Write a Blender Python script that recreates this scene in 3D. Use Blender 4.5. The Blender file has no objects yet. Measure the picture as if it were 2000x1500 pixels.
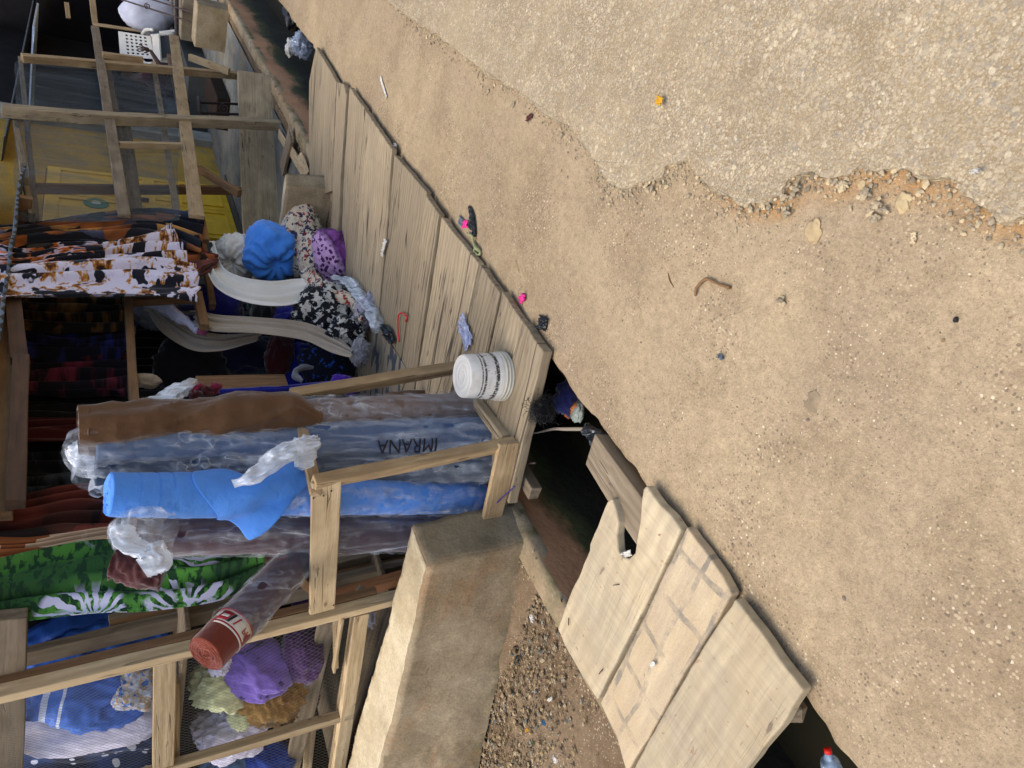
import bpy, bmesh, math, random
from mathutils import Vector as V, Matrix, noise as MN
C = bpy.data.collections.new('scene'); bpy.context.scene.collection.children.link(C)
S = bpy.context.scene
# ------------------------------------------------------------------ camera
AL, TH = math.radians(36), math.radians(29)
CF = V((math.cos(TH)*math.cos(AL), math.cos(TH)*math.sin(AL), -math.sin(TH)))
CR = V((math.sin(AL), -math.cos(AL), 0)); CU = CR.cross(CF); CP = V((0, 0, 1.6))
cam = bpy.data.objects.new('camera', bpy.data.cameras.new('camera')); C.objects.link(cam)
cam.data.sensor_width = 36; cam.data.lens = 27; cam.data.clip_start = 0.05; cam.data.clip_end = 400
X_ = -CU; Y_ = CR; Z_ = -CF
cam.matrix_world = Matrix(((X_.x, Y_.x, Z_.x, CP.x), (X_.y, Y_.y, Z_.y, CP.y), (X_.z, Y_.z, Z_.z, CP.z), (0, 0, 0, 1)))
S.camera = cam
# ------------------------------------------------------------------ sky, sun, exposure
SUN = V((-0.28, 0.22, 0.93)).normalized()
w = bpy.data.worlds.new('World'); S.world = w; w.use_nodes = True
bg = w.node_tree.nodes['Background']; sk = w.node_tree.nodes.new('ShaderNodeTexSky')
sk.sky_type = 'NISHITA'; sk.sun_disc = False; sk.sun_elevation = math.asin(SUN.z); sk.sun_rotation = math.atan2(SUN.x, SUN.y)
sk.dust_density = 4.0; sk.air_density = 1.0
w.node_tree.links.new(sk.outputs[0], bg.inputs[0]); bg.inputs[1].default_value = 0.15
sl = bpy.data.lights.new('sun', 'SUN'); sl.energy = .9; sl.angle = math.radians(32); sl.color = (1, .94, .84)
so = bpy.data.objects.new('sun', sl); C.objects.link(so); so.rotation_euler = SUN.to_track_quat('Z', 'Y').to_euler()
S.view_settings.view_transform = 'Standard'; S.view_settings.look = 'None'; S.view_settings.exposure = 0.86; S.view_settings.gamma = 1
S.cycles.max_bounces = 7; S.cycles.transparent_max_bounces = 16
# ------------------------------------------------------------------ helpers: a pixel of the 2000x1500 photograph to a point on a real plane
def ray(px, py): return CF*1500 + CR*(750-py) + CU*(1000-px)
def G(px, py, z=0.0): d = ray(px, py); return CP + d*((z-CP.z)/d.z)
def YP(px, py, y): d = ray(px, py); return CP + d*((y-CP.y)/d.y)
def XP(px, py, x): d = ray(px, py); return CP + d*((x-CP.x)/d.x)
def DP(px, py, d): return CP + ray(px, py)*(d/1500)
def nz(p, s=1.0, seed=0): return MN.noise(V((p[0]*s+seed*7.31, p[1]*s-seed*3.7, p[2]*s+seed*1.93)))
def lerp(a, b, t): return a+(b-a)*t
def col(h):
    h = h.lstrip('#'); o = []
    for i in (0, 2, 4):
        c = int(h[i:i+2], 16)/255; o.append(c/12.92 if c <= .04045 else ((c+.055)/1.055)**2.4)
    return (*o, 1)
def tag(o, label=None, cat=None, group=None, kind=None):
    if label: o['label'] = label
    if cat: o['category'] = cat
    if group: o['group'] = group
    if kind: o['kind'] = kind
    return o
WM = {}
def place(o, M, parent=None):
    C.objects.link(o); WM[o.name] = M.copy()
    if parent is not None:
        o.parent = parent; o.matrix_local = WM[parent.name].inverted() @ M
    else: o.matrix_world = M
    return o
def T(p): return Matrix.Translation(V(p))
def empty(name, p, label, cat, group=None):
    o = bpy.data.objects.new(name, None); o.empty_display_size = .1
    place(o, T(p)); return tag(o, label, cat, group)
def mk(name, vs, fs, mat, parent=None, M=None, smooth=False, center=True, uvs=None, mids=None):
    """vs world coordinates; object origin at their centre unless M given (then vs are local)"""
    if M is None:
        if center:
            c = sum((V(v) for v in vs), V())/len(vs); vs = [V(v)-c for v in vs]; M = T(c)
        else: M = Matrix.Identity(4)
    me = bpy.data.meshes.new(name); me.from_pydata([tuple(v) for v in vs], [], fs); me.update()
    for m in (mat if isinstance(mat, (list, tuple)) else [mat]): me.materials.append(m)
    if mids:
        for p, i in zip(me.polygons, mids): p.material_index = i
    if smooth:
        for p in me.polygons: p.use_smooth = True
    if uvs:
        l = me.uv_layers.new(name='UVMap')
        for lp in me.loops: l.data[lp.index].uv = uvs[lp.vertex_index]
    o = bpy.data.objects.new(name, me); place(o, M, parent); return o
def frame(x, up):
    x = x.normalized(); up = V(up)
    if abs(x.dot(up.normalized())) > .95: up = V((0, 1, 0)) if abs(x.y) < .8 else V((0, 0, 1))
    y = up.cross(x).normalized(); z = x.cross(y)
    return Matrix(((x.x, y.x, z.x, 0), (x.y, y.y, z.y, 0), (x.z, y.z, z.z, 0), (0, 0, 0, 1)))
def bevel(o, w, seg=2):
    b = o.modifiers.new('bevel', 'BEVEL'); b.width = w; b.segments = seg; b.limit_method = 'ANGLE'; b.angle_limit = math.radians(40); return o
RND = random.Random(5)
def beam(name, p0, p1, wd, ht, mat, parent=None, up=(0, 0, 1), bow=0.0, jit=.0025, w2=None, h2=None, bev=.004, seed=None):
    """timber from p0 to p1; wd across, ht along `up`; local x is the grain"""
    p0 = V(p0); p1 = V(p1); L = (p1-p0).length; Fm = frame(p1-p0, up); Fm.translation = (p0+p1)/2
    n = max(4, int(L/.09)); vs = []; fs = []; sd = seed if seed is not None else RND.random()*50
    for i in range(n+1):
        t = i/n; W = lerp(wd, w2 or wd, t)/2; H = lerp(ht, h2 or ht, t)/2; b = bow*math.sin(math.pi*t)
        for k, (a, c) in enumerate(((-1, -1), (1, -1), (1, 1), (-1, 1))):
            q = V((t*L*2.3, k*3.1, sd)); e = V((MN.noise(q), MN.noise(q+V((9, 3, 1))), MN.noise(q+V((2, 8, 5)))))*jit*2
            endj = e.x*2 if i in (0, n) else 0
            vs.append((t*L-L/2+endj, a*W+e.y, c*H+b+e.z))
    for i in range(n):
        for k in range(4):
            a = i*4+k; b2 = i*4+(k+1) % 4; fs.append((a, b2, b2+4, a+4))
    fs.append((3, 2, 1, 0)); m = n*4; fs.append((m, m+1, m+2, m+3))
    o = mk(name, vs, fs, mat, parent, Fm)
    if bev: bevel(o, bev)
    return o
def resample(poly, step, jit=0, seed=0, closed=True, keep=True):
    out = []; n = len(poly)
    for i in range(n if closed else n-1):
        a = V(poly[i]); b = V(poly[(i+1) % n]); L = (b-a).length; k = max(1, int(L/step))
        nr = V((-(b-a).y, (b-a).x, 0)).normalized() if L > 0 else V()
        for j in range(k):
            p = lerp(a, b, j/k)
            if jit: p = p + nr*(nz(p, 14, seed)*jit + nz(p, 40, seed+3)*jit*.5)
            out.append(p)
    if not closed: out.append(V(poly[-1]))
    return out
def slab(name, poly, ztop, th, mat, parent=None, grain=0.0, jit=.006, step=.05, bev=.005, warp=0.0, tilt=None, seed=0):
    """board cut to an outline lying flat; grain = angle of its fibres in the XY plane"""
    pts = resample([V((p[0], p[1], 0)) for p in poly], step, jit, seed); n = len(pts)
    c = sum(pts, V())/n; M = T((c.x, c.y, ztop)) @ Matrix.Rotation(grain, 4, 'Z'); Mi = M.inverted()
    bm = bmesh.new(); vs = []
    for p in pts:
        q = Mi @ V((p.x, p.y, ztop)); vs.append(bm.verts.new((q.x, q.y, 0)))
    f = bm.faces.new(vs)
    if f.normal.z < 0: f.normal_flip()
    bm.normal_update()
    r = bmesh.ops.extrude_face_region(bm, geom=[f]); bm.normal_update()
    lo = [g for g in r['geom'] if isinstance(g, bmesh.types.BMVert)]
    for v_ in vs: v_.co.z -= th
    if True:
        for v_ in bm.verts: 
            v_.co.z += warp*MN.noise(V((v_.co.x*1.5, v_.co.y*1.2, seed))) + (tilt(v_.co) if tilt else 0)
    bmesh.ops.recalc_face_normals(bm, faces=bm.faces)
    me = bpy.data.meshes.new(name); bm.to_mesh(me); bm.free(); me.materials.append(mat)
    o = bpy.data.objects.new(name, me); place(o, M, parent)
    if bev: bevel(o, bev, 2)
    return o
def grid(name, fn, nu, nv, mat, parent=None, thick=0.0, smooth=True, uvs=None, closed_u=False):
    vs = []; uv = []; fs = []
    for j in range(nv+1):
        for i in range(nu+(0 if closed_u else 1)):
            u = i/nu; v_ = j/nv; vs.append(fn(u, v_)); uv.append((u*(uvs[0] if uvs else 1), v_*(uvs[1] if uvs else 1)))
    W = nu+(0 if closed_u else 1)
    for j in range(nv):
        for i in range(nu):
            a = j*W+i; b = j*W+(i+1) % W; fs.append((a, b, b+W, a+W))
    o = mk(name, vs, fs, mat, parent, smooth=smooth, uvs=uv)
    if thick:
        m = o.modifiers.new('solid', 'SOLIDIFY'); m.thickness = thick; m.offset = 0
    return o
def interp(pts, t):
    n = len(pts)-1; x = max(0, min(.99999, t))*n; i = int(x); f = x-i
    p = [pts[max(0, i-1)], pts[i], pts[i+1], pts[min(n, i+2)]]
    if isinstance(pts[0], (int, float)): return lerp(p[1], p[2], f*f*(3-2*f))
    return .5*((2*p[1])+(p[2]-p[0])*f+(2*p[0]-5*p[1]+4*p[2]-p[3])*f*f+(3*p[1]-p[0]-3*p[2]+p[3])*f**3)
def curtain(name, Lp, Rp, mat, folds=6, amp=.03, nu=90, nv=60, normal=(0, -1, 0), seed=1, parent=None, thick=.003, rag=.01, uvs=None, sharp=1.0):
    nrm = V(normal).normalized()
    def fn(u, v):
        a = interp(Lp, v); b = interp(Rp, v)
        ph = 1.2*MN.noise(V((u*2.2, v*1.1, seed)))*2 + .5*MN.noise(V((u*5, v*2.3, seed+9)))
        f = math.sin(u*folds*6.283+ph*2.2); f = math.copysign(abs(f)**sharp, f)
        f2 = MN.noise(V((u*folds*3.1, v*1.7, seed+4)))*.6
        g = .55+.45*v
        p = lerp(a, b, u)+nrm*(amp*g*(f+f2))
        if v > .98 or v < .02: p = p+V((0, 0, MN.noise(V((u*7, v*3, seed+2)))*rag*2))
        return p
    return grid(name, fn, nu, nv, mat, parent, thick, uvs=uvs or ((Rp[0]-Lp[0]).length, sum((Lp[i+1]-Lp[i]).length for i in range(len(Lp)-1))))
def tube(name, path, rad, mat, parent=None, nseg=28, nring=40, flat=1.0, fup=(0, 0, 1), k=0, kamp=0.0, wr=0.0, wrs=10, seed=0, cap=True, thick=0, uvs=None, twist=0.0):
    """soft tube through points with per-point radii, lengthwise pleats (k,kamp) and wrinkles (wr)"""
    path = [V(p) for p in path]; vs = []; fs = []; uv = []
    y = None
    for j in range(nring+1):
        t = j/nring; p = interp(path, t); d = (interp(path, min(1, t+.02))-interp(path, max(0, t-.02))).normalized()
        if y is None: y = frame(d, fup).col[1].xyz
        y = (y-d*y.dot(d)).normalized(); z = d.cross(y); r = interp(rad, t) if isinstance(rad, (list, tuple)) else rad
        for i in range(nseg):
            a = 6.28318*i/nseg
            q = V((math.cos(a)*1.4, math.sin(a)*1.4, t*3))
            f = 1+(kamp*(1-2*abs(math.cos(.5*k*a+twist*t+2.5*MN.noise(q+V((seed, 0, 0)))))**.7)+kamp*.5*MN.noise(V((math.cos(a)*k*.5, math.sin(a)*k*.5, t*4+seed))) if k else 0)
            pp = p+y*(math.cos(a)*r*f)+z*(math.sin(a)*r*f*flat)
            if wr:
                n1 = MN.noise(pp*wrs+V((seed*3, 0, seed))); n2 = MN.noise(pp*wrs*2.3+V((0, seed, 0)))
                e = (1-abs(n1)*3)*.6+n2*.8
                pp = pp+(y*math.cos(a)+z*math.sin(a)*flat)*wr*e
            vs.append(pp); uv.append((i/nseg, t))
    for j in range(nring):
        for i in range(nseg):
            a = j*nseg+i; b = j*nseg+(i+1) % nseg; fs.append((a, b, b+nseg, a+nseg))
    if cap: fs.append(tuple(range(nseg-1, -1, -1))); fs.append(tuple(nring*nseg+i for i in range(nseg)))
    o = mk(name, vs, fs, mat, parent, smooth=True, uvs=uv)
    if thick:
        m = o.modifiers.new('solid', 'SOLIDIFY'); m.thickness = thick
    return o
ICO = {}
def ico(sub):
    if sub not in ICO:
        bm = bmesh.new(); bmesh.ops.create_icosphere(bm, subdivisions=sub, radius=1); bm.verts.ensure_lookup_table()
        ICO[sub] = ([v.co.copy() for v in bm.verts], [tuple(v.index for v in f.verts) for f in bm.faces]); bm.free()
    return ICO[sub]
def blob(name, c, r, mat, parent=None, rz=-.94, lump=.12, fold=.05, fs_=5, knot=None, nk=9, ka=.1, seed=0, sub=5, fine=.006, floor=None, tilt=0.0):
    """a bundle of cloth: lumps, ridged creases, optional gather where it is tied"""
    c = V(c); vs0, fa = ico(sub); vs = []; kd = V(knot).normalized() if knot else None
    Rm = Matrix.Rotation(seed*2.1, 3, 'X') @ Matrix.Rotation(seed*1.3+.5, 3, 'Y')
    if kd: e1 = kd.orthogonal().normalized(); e2 = kd.cross(e1)
    for v in vs0:
        n0 = MN.noise(v*1.3+V((seed, seed*2, 0))); q_ = Rm @ v; n1 = MN.noise(V((q_.x*fs_*.28, q_.y*fs_*.45, q_.z*fs_*1.15))+V((0, seed*1.7, seed))+V((n0, n0, n0))*1.8)
        n2 = MN.noise(V((q_.x*fs_*.8, q_.y*fs_*1.1, q_.z*fs_*2.6))+V((seed, 0, 5))+V((n1, n0, n1))*1.2); n3 = MN.noise(v*fs_*5+V((seed, 3, 5)))
        r1_ = max(0, 1-abs(n1)*3.0); r2_ = max(0, 1-abs(n2)*3.2)
        f = 1+lump*n0*2+lump*.6*MN.noise(v*2.6+V((seed*3, 1, seed)))+fold*(1.7*r1_**1.5-.5)+fold*.75*(r2_**1.5-.3)+fine*n3+fine*1.2*max(0, 1-abs(n3)*4)
        if kd:
            ang = math.acos(max(-1, min(1, v.dot(kd)))); th = math.atan2(v.dot(e2), v.dot(e1))
            wt = math.exp(-ang*1.3)*(1-math.exp(-ang*6))
            f += ka*wt*math.sin(nk*th+2.5*n0*3+n1*1.5)-.35*math.exp(-(ang/.28)**2)
        p = V((v.x*r[0], v.y*r[1], v.z*r[2]))*f
        if floor is not None and p.z < -r[2]*floor: p.z = -r[2]*floor-(p.z+r[2]*floor)*-.12
        vs.append(p)
    M = T(c) @ Matrix.Rotation(rz, 4, 'Z') @ Matrix.Rotation(tilt, 4, 'Y')
    return mk(name, vs, fa, mat, parent, M, smooth=True)
def scrap(name, p, sx, sy, mat, rz=0, h=.015, seed=0, n=14, parent=None, lift=.004, shape=None):
    """crumpled sheet lying on something"""
    p = V(p); R = Matrix.Rotation(rz, 3, 'Z')
    def fn(u, v):
        a = (u-.5)*sx; b = (v-.5)*sy
        e = MN.noise(V((u*2.3, v*2.3, seed)))
        if shape: s = shape(u, v); a *= s[0]; b *= s[1]
        a += sx*.16*MN.noise(V((u*4, v*4, seed+5))); b += sy*.16*MN.noise(V((u*4, v*4, seed+8)))
        z = lift+h*abs(MN.noise(V((u*5, v*5, seed+2))))*1.6+h*.4*abs(e)
        return p+R @ V((a, b, z))
    return grid(name, fn, n, n, mat, parent, .0012)
# ------------------------------------------------------------------ shader helpers
class NT:
    def __init__(s, name):
        s.m = bpy.data.materials.new(name); s.m.use_nodes = True; s.t = s.m.node_tree; s.b = s.t.nodes['Principled BSDF']; s.out = s.t.nodes['Material Output']
    def n(s, ty, outp=0, **k):
        nd = s.t.nodes.new('ShaderNode'+ty); ins = k.pop('ins', {})
        for a, b in k.items(): setattr(nd, a, b)
        for a, b in ins.items():
            i = nd.inputs[a]
            if isinstance(b, bpy.types.NodeSocket): s.t.links.new(b, i)
            else: i.default_value = b
        return nd.outputs[outp]
    def tc(s, w='Object'): return s.n('TexCoord', {'Object': 3, 'UV': 2, 'Generated': 0}[w])
    def mapv(s, v, sc=(1, 1, 1), loc=(0, 0, 0), rot=(0, 0, 0)): return s.n('Mapping', ins={'Vector': v, 'Scale': sc, 'Location': loc, 'Rotation': rot})
    def noise(s, v, sc, det=4, rough=.55, dist=0, o=0): return s.n('TexNoise', o, ins={'Vector': v, 'Scale': sc, 'Detail': det, 'Roughness': rough, 'Distortion': dist})
    def vor(s, v, sc, o=0, feature='F1', rnd=1): return s.n('TexVoronoi', o, feature=feature, ins={'Vector': v, 'Scale': sc, 'Randomness': rnd})
    def ramp(s, f, pts, interp='LINEAR'):
        nd = s.t.nodes.new('ShaderNodeValToRGB'); s.t.links.new(f, nd.inputs[0]); r = nd.color_ramp; r.interpolation = interp
        while len(r.elements) < len(pts): r.elements.new(.5)
        for e, (p, c) in zip(r.elements, pts):
            e.position = p; e.color = (c, c, c, 1) if isinstance(c, (int, float)) else (col(c) if isinstance(c, str) else c)
        return nd.outputs[0]
    def mix(s, f, a, b, bt='MIX'):
        nd = s.t.nodes.new('ShaderNodeMix'); nd.data_type = 'RGBA'; nd.blend_type = bt
        for i, x in ((0, f), (6, a), (7, b)):
            if isinstance(x, bpy.types.NodeSocket): s.t.links.new(x, nd.inputs[i])
            else: nd.inputs[i].default_value = col(x) if isinstance(x, str) else x
        return nd.outputs[2]
    def math(s, op, a, b=0.0, clamp=False):
        nd = s.t.nodes.new('ShaderNodeMath'); nd.operation = op; nd.use_clamp = clamp
        for i, x in ((0, a), (1, b)):
            if isinstance(x, bpy.types.NodeSocket): s.t.links.new(x, nd.inputs[i])
            else: nd.inputs[i].default_value = x
        return nd.outputs[0]
    def warp(s, v, sc, amt):
        n = s.noise(v, sc, 3, o=1)
        nd = s.t.nodes.new('ShaderNodeVectorMath'); nd.operation = 'MULTIPLY_ADD'
        s.t.links.new(n, nd.inputs[0]); nd.inputs[1].default_value = (amt,)*3; s.t.links.new(v, nd.inputs[2]); return nd.outputs[0]
    def bump(s, h, st=.5, d=.01, nrm=None):
        ins = {'Height': h, 'Strength': st, 'Distance': d}
        if nrm: ins['Normal'] = nrm
        return s.n('Bump', ins=ins)
    def set(s, base=None, rough=None, nrm=None, **k):
        for a, b in (('Base Color', base), ('Roughness', rough), ('Normal', nrm), *k.items()):
            if b is None: continue
            i = s.b.inputs[a]
            if isinstance(b, bpy.types.NodeSocket): s.t.links.new(b, i)
            else: i.default_value = col(b) if isinstance(b, str) else b
        return s.m
    def rnd(s): return s.n('ObjectInfo', 5)
def rvec(t, v):
    r = t.rnd(); c = t.n('CombineXYZ', ins={'X': t.math('MULTIPLY', r, 37), 'Y': t.math('MULTIPLY', r, 91), 'Z': t.math('MULTIPLY', r, 53)})
    nd = t.t.nodes.new('ShaderNodeVectorMath'); nd.operation = 'ADD'; t.t.links.new(v, nd.inputs[0]); t.t.links.new(c, nd.inputs[1]); return nd.outputs[0]
def wood(name, light, dark, dirt=.3, dirtc='#8f7a5c', crack=.6, fine=1.0, bmp=.6, saw=False, split=False):
    t = NT(name); v = rvec(t, t.tc())
    w1 = t.warp(v, 1.6, .05)
    g = t.noise(t.mapv(w1, (2.2, 55*fine, 55*fine)), 1, 6, .65)
    g2 = t.noise(t.mapv(w1, (1.1, 14*fine, 14*fine)), 1, 4, .6)
    wv = t.n('TexWave', 0, wave_type='BANDS', bands_direction='Y', ins={'Vector': t.mapv(w1, (.5, 1, 1)), 'Scale': 9*fine, 'Distortion': 7, 'Detail': 3, 'Detail Scale': 1.2})
    f = t.math('ADD', t.math('MULTIPLY', g, .5), t.math('ADD', t.math('MULTIPLY', g2, .35), t.math('MULTIPLY', wv, .15)))
    c = t.mix(t.ramp(f, [(.3, 0.0), (.68, 1.0)]), dark, light)
    rr = t.ramp(t.rnd(), [(0, .74), (1, 1.12)]); c = t.mix(1.0, c, rr, 'MULTIPLY')
    blot = t.noise(v, 4.5, 5, .6); c = t.mix(t.math('MULTIPLY', t.ramp(blot, [(.42, 0.0), (.68, 1.0)]), dirt), c, dirtc)
    st = t.noise(t.mapv(v, (9, 26, 26)), 1, 3, .5); c = t.mix(t.ramp(st, [(.68, 0.0), (.74, .7)]), c, '#5a4634')
    cr = t.noise(t.mapv(t.warp(v, 2, .03), (.9, 30, 30)), 1, 2, .5); crm = t.ramp(cr, [(.478, 0.0), (.492, crack), (.505, 0.0)])
    brk = t.ramp(t.noise(v, 2.3, 2), [(.5, 0.0), (.58, 1.0)]); crm = t.math('MULTIPLY', crm, brk)
    c = t.mix(crm, c, '#2a1f16')
    if split:
        s2 = t.noise(t.mapv(t.warp(v, 1.3, .04), (.40, 6, .01)), 1, 1, .4); sm = t.math('MULTIPLY', t.ramp(s2, [(.489, 0.0), (.497, .85), (.502, .85), (.510, 0.0)]), t.ramp(t.noise(t.mapv(v, (1.1, 3, .1)), 1, 2), [(.47, 0.0), (.53, 1.0)]))
        c = t.mix(sm, c, '#1f1812'); crm = t.math('MAXIMUM', crm, sm)
    if saw:
        sw = t.noise(t.mapv(t.warp(v, 3, .03), (70, 5, 5), rot=(0, 0, .25)), 1, 4, .65); c = t.mix(1.0, c, t.ramp(sw, [(.32, .88), (.68, 1.07)]), 'MULTIPLY')
        sp = t.ramp(t.noise(v, 38, 3, .6), [(.66, 0.0), (.72, .8)]); c = t.mix(sp, c, '#8a5f45'); c = t.mix(t.ramp(t.noise(v, 2.2, 6, .7), [(.42, 0.0), (.66, .45)]), c, '#8f8674')
    h = t.math('SUBTRACT', t.math('ADD', g, t.math('MULTIPLY', g2, .6)), t.math('MULTIPLY', crm, 1.2))
    if saw: h = t.math('ADD', h, sw)
    return t.set(c, .85, t.bump(h, bmp, .004))
def cloth(name, c1, c2=None, rough=.85, weave=900, vs=3, sheen=.3, spots=None):
    t = NT(name); v = t.tc(); c2 = c2 or c1
    c = t.mix(t.ramp(t.noise(v, vs, 4, .6), [(.35, 0.0), (.65, 1.0)]), c1, c2)
    if spots: c = t.mix(t.ramp(t.noise(v, spots[1], 4, .6), [(spots[2], 0.0), (spots[2]+.04, 1.0)]), c, spots[0])
    h = t.math('ADD', t.noise(v, 60, 4, .6), t.math('MULTIPLY', t.noise(v, weave, 1), .5))
    wr = t.noise(t.warp(v, 8, .15), 14, 3, .5)
    n = t.bump(wr, .35, .02, t.bump(h, .25, .003))
    return t.set(c, rough, n, **{'Sheen Weight': sheen, 'Specular IOR Level': .2})
def printed(name, coord, build, rough=.8, sheen=.1):
    t = NT(name); v = t.tc(coord); c = build(t, v); n = t.bump(t.noise(t.tc('Object'), 40, 4), .25, .004)
    return t.set(c, rough, n, **{'Sheen Weight': sheen, 'Specular IOR Level': .25})
def film(name, tint='#dfe6ee', lo=.10, hi=.75, sc=9, rough=.12, stretch=(1, 1, .28)):
    """thin clear plastic: mostly see-through, milky, with crease streaks painted in as highlights"""
    t = NT(name); v = t.mapv(t.tc(), stretch)
    a = t.noise(t.warp(v, sc*.5, .04), sc*1.0, 1.2, .45); rid = t.math('ABSOLUTE', t.math('SUBTRACT', a, .5))
    b = t.noise(t.warp(v, sc*.8, .03), sc*2.6, 1.2, .4); rid2 = t.math('ABSOLUTE', t.math('SUBTRACT', b, .5))
    big = t.ramp(t.noise(v, sc*.8, 2, .5), [(.44, 0.0), (.60, 1.0)])
    m = t.math('MAXIMUM', t.math('MULTIPLY', t.ramp(rid, [(0, .8), (.012, .5), (.045, 0.0)]), big), t.math('MULTIPLY', t.ramp(rid2, [(0, .45), (.03, 0.0)]), t.ramp(t.noise(t.mapv(v, (1, 1, 1), (3, 5, 1)), sc*.9, 2), [(.48, 0.0), (.60, 1.0)])))
    cl = t.ramp(t.noise(t.mapv(v, (1.6, 1.6, .5), rot=(.3, 0, 0)), sc*1.3, 4, .65), [(.44, 0.0), (.74, 1.0)])  # stretched whitish cloud streaks painted in for specular shine
    al = t.math('ADD', t.math('ADD', t.math('MULTIPLY', m, hi-lo), t.math('MULTIPLY', cl, .36)), lo, True)
    h = t.math('ADD', a, t.math('MULTIPLY', b, .4))
    return t.set(tint, rough, t.bump(h, 1.0, .05), Alpha=al, **{'Specular IOR Level': .9})
def flat(name, c, rough=.6, spec=.4, vs=20, var=.12, metal=0, b=.15):
    t = NT(name); v = t.tc(); f = t.ramp(t.noise(v, vs, 4), [(.3, 1-var), (.7, 1+var*.6)])
    return t.set(t.mix(1.0, c, f, 'MULTIPLY'), rough, t.bump(t.noise(v, vs*3, 3), b, .004), Metallic=metal, **{'Specular IOR Level': spec})
# ------------------------------------------------------------------ materials
def m_dirt(name, a, b, dark, orange=True, wet=False):
    t = NT(name); v = t.tc()
    big = t.noise(v, 1.1, 6, .62); mid = t.noise(v, 7, 5, .65); fin = t.noise(v, 120, 3, .7); gr = t.noise(v, 330, 2, .6)
    c = t.mix(t.ramp(big, [(.38, 0.0), (.62, 1.0)]), a, b)
    c = t.mix(t.math('MULTIPLY', t.ramp(t.noise(t.warp(v, 2, .2), 3.1, 6, .7), [(.44, 0.0), (.66, 1.0)]), .6), c, dark)
    if orange:
        at = t.n('Attribute', 0, attribute_name='orange'); c = t.mix(t.math('MULTIPLY', at, t.ramp(mid, [(.35, .25), (.6, .9)])), c, '#a9804f')
    c = t.mix(1.0, c, t.ramp(fin, [(.3, .80), (.7, 1.12)]), 'MULTIPLY')
    c = t.mix(1.0, c, t.ramp(gr, [(.3, .86), (.72, 1.14)]), 'MULTIPLY')
    c = t.mix(1.0, c, t.ramp(t.noise(v, 34, 6, .75), [(.32, .80), (.68, 1.14)]), 'MULTIPLY')
    sp = t.vor(t.warp(v, 30, .01), 95); spc = t.vor(t.warp(v, 30, .01), 95, 1)
    dens = t.ramp(t.noise(v, 3.3, 5), [(.38, .10), (.64, .40)])
    spm = t.math('LESS_THAN', sp, dens)
    spc2 = t.ramp(spc, [(0, '#6d5f50'), (.3, '#94806a'), (.6, '#bba88a'), (.85, '#d6c9ad')], 'CONSTANT')
    c = t.mix(t.math('MULTIPLY', spm, .75), c, spc2)
    h = t.math('ADD', t.math('ADD', t.math('MULTIPLY', fin, .5), t.math('MULTIPLY', gr, .25)), t.math('ADD', t.math('MULTIPLY', spm, .25), mid))
    return t.set(c, .95, t.bump(h, .9, .008), **{'Specular IOR Level': .15})
M_DIRT = m_dirt('dirt', '#ae9a7a', '#9f8c71', '#89765b')
M_EARTH = m_dirt('damp_earth', '#75614a', '#83715a', '#57452f', False)
def m_asphalt():
    t = NT('asphalt'); v = t.tc(); vw = t.warp(t.warp(v, 25, .010), 110, .004)
    def layer(sc, seed): 
        q = t.mapv(vw, (1, 1, 1), (seed, seed*2, 0)); return t.vor(q, sc), t.vor(q, sc, 1)
    d, cc = layer(56, 0); d2, cc2 = layer(100, 3.7); d3, cc3 = layer(170, 8.1)
    pal = [(0, '#8f8676'), (.2, '#a99b82'), (.42, '#b6a78a'), (.62, '#988d7a'), (.78, '#c6b89b'), (.93, '#ae977a')]
    dust = t.mix(t.ramp(t.noise(v, 2, 5), [(.35, 0.0), (.65, 1.0)]), '#9c8a6b', '#8a785d')
    c = t.mix(t.ramp(d3, [(.35, .8), (.6, 0.0)]), dust, t.ramp(cc3, pal))
    c = t.mix(t.math('MULTIPLY', t.ramp(d2, [(.38, 1.0), (.52, 0.0)]), t.ramp(t.noise(v, 55, 2), [(.4, 0.0), (.5, 1.0)])), c, t.ramp(cc2, pal, 'CONSTANT'))
    c = t.mix(t.math('MULTIPLY', t.ramp(d, [(.36, .9), (.48, 0.0)]), t.ramp(t.noise(v, 30, 3), [(.45, 0.0), (.52, 1.0)])), c, t.ramp(cc, pal, 'CONSTANT'))
    c = t.mix(t.ramp(t.noise(v, 6, 6, .7), [(.42, 0.0), (.7, .65)]), c, dust)
    c = t.mix(1.0, c, t.ramp(t.noise(v, 300, 3), [(.3, .84), (.7, 1.13)]), 'MULTIPLY')
    c = t.mix(1.0, c, t.ramp(t.noise(v, 14, 5), [(.3, .88), (.7, 1.06)]), 'MULTIPLY')
    h = t.math('ADD', t.math('SUBTRACT', 1.0, t.math('ADD', t.math('MULTIPLY', d, .5), t.math('MULTIPLY', d2, .5))), t.math('MULTIPLY', t.noise(v, 160, 4), .7))
    return t.set(c, .93, t.bump(h, .7, .006), **{'Specular IOR Level': .2})
M_ASPH = m_asphalt()
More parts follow.
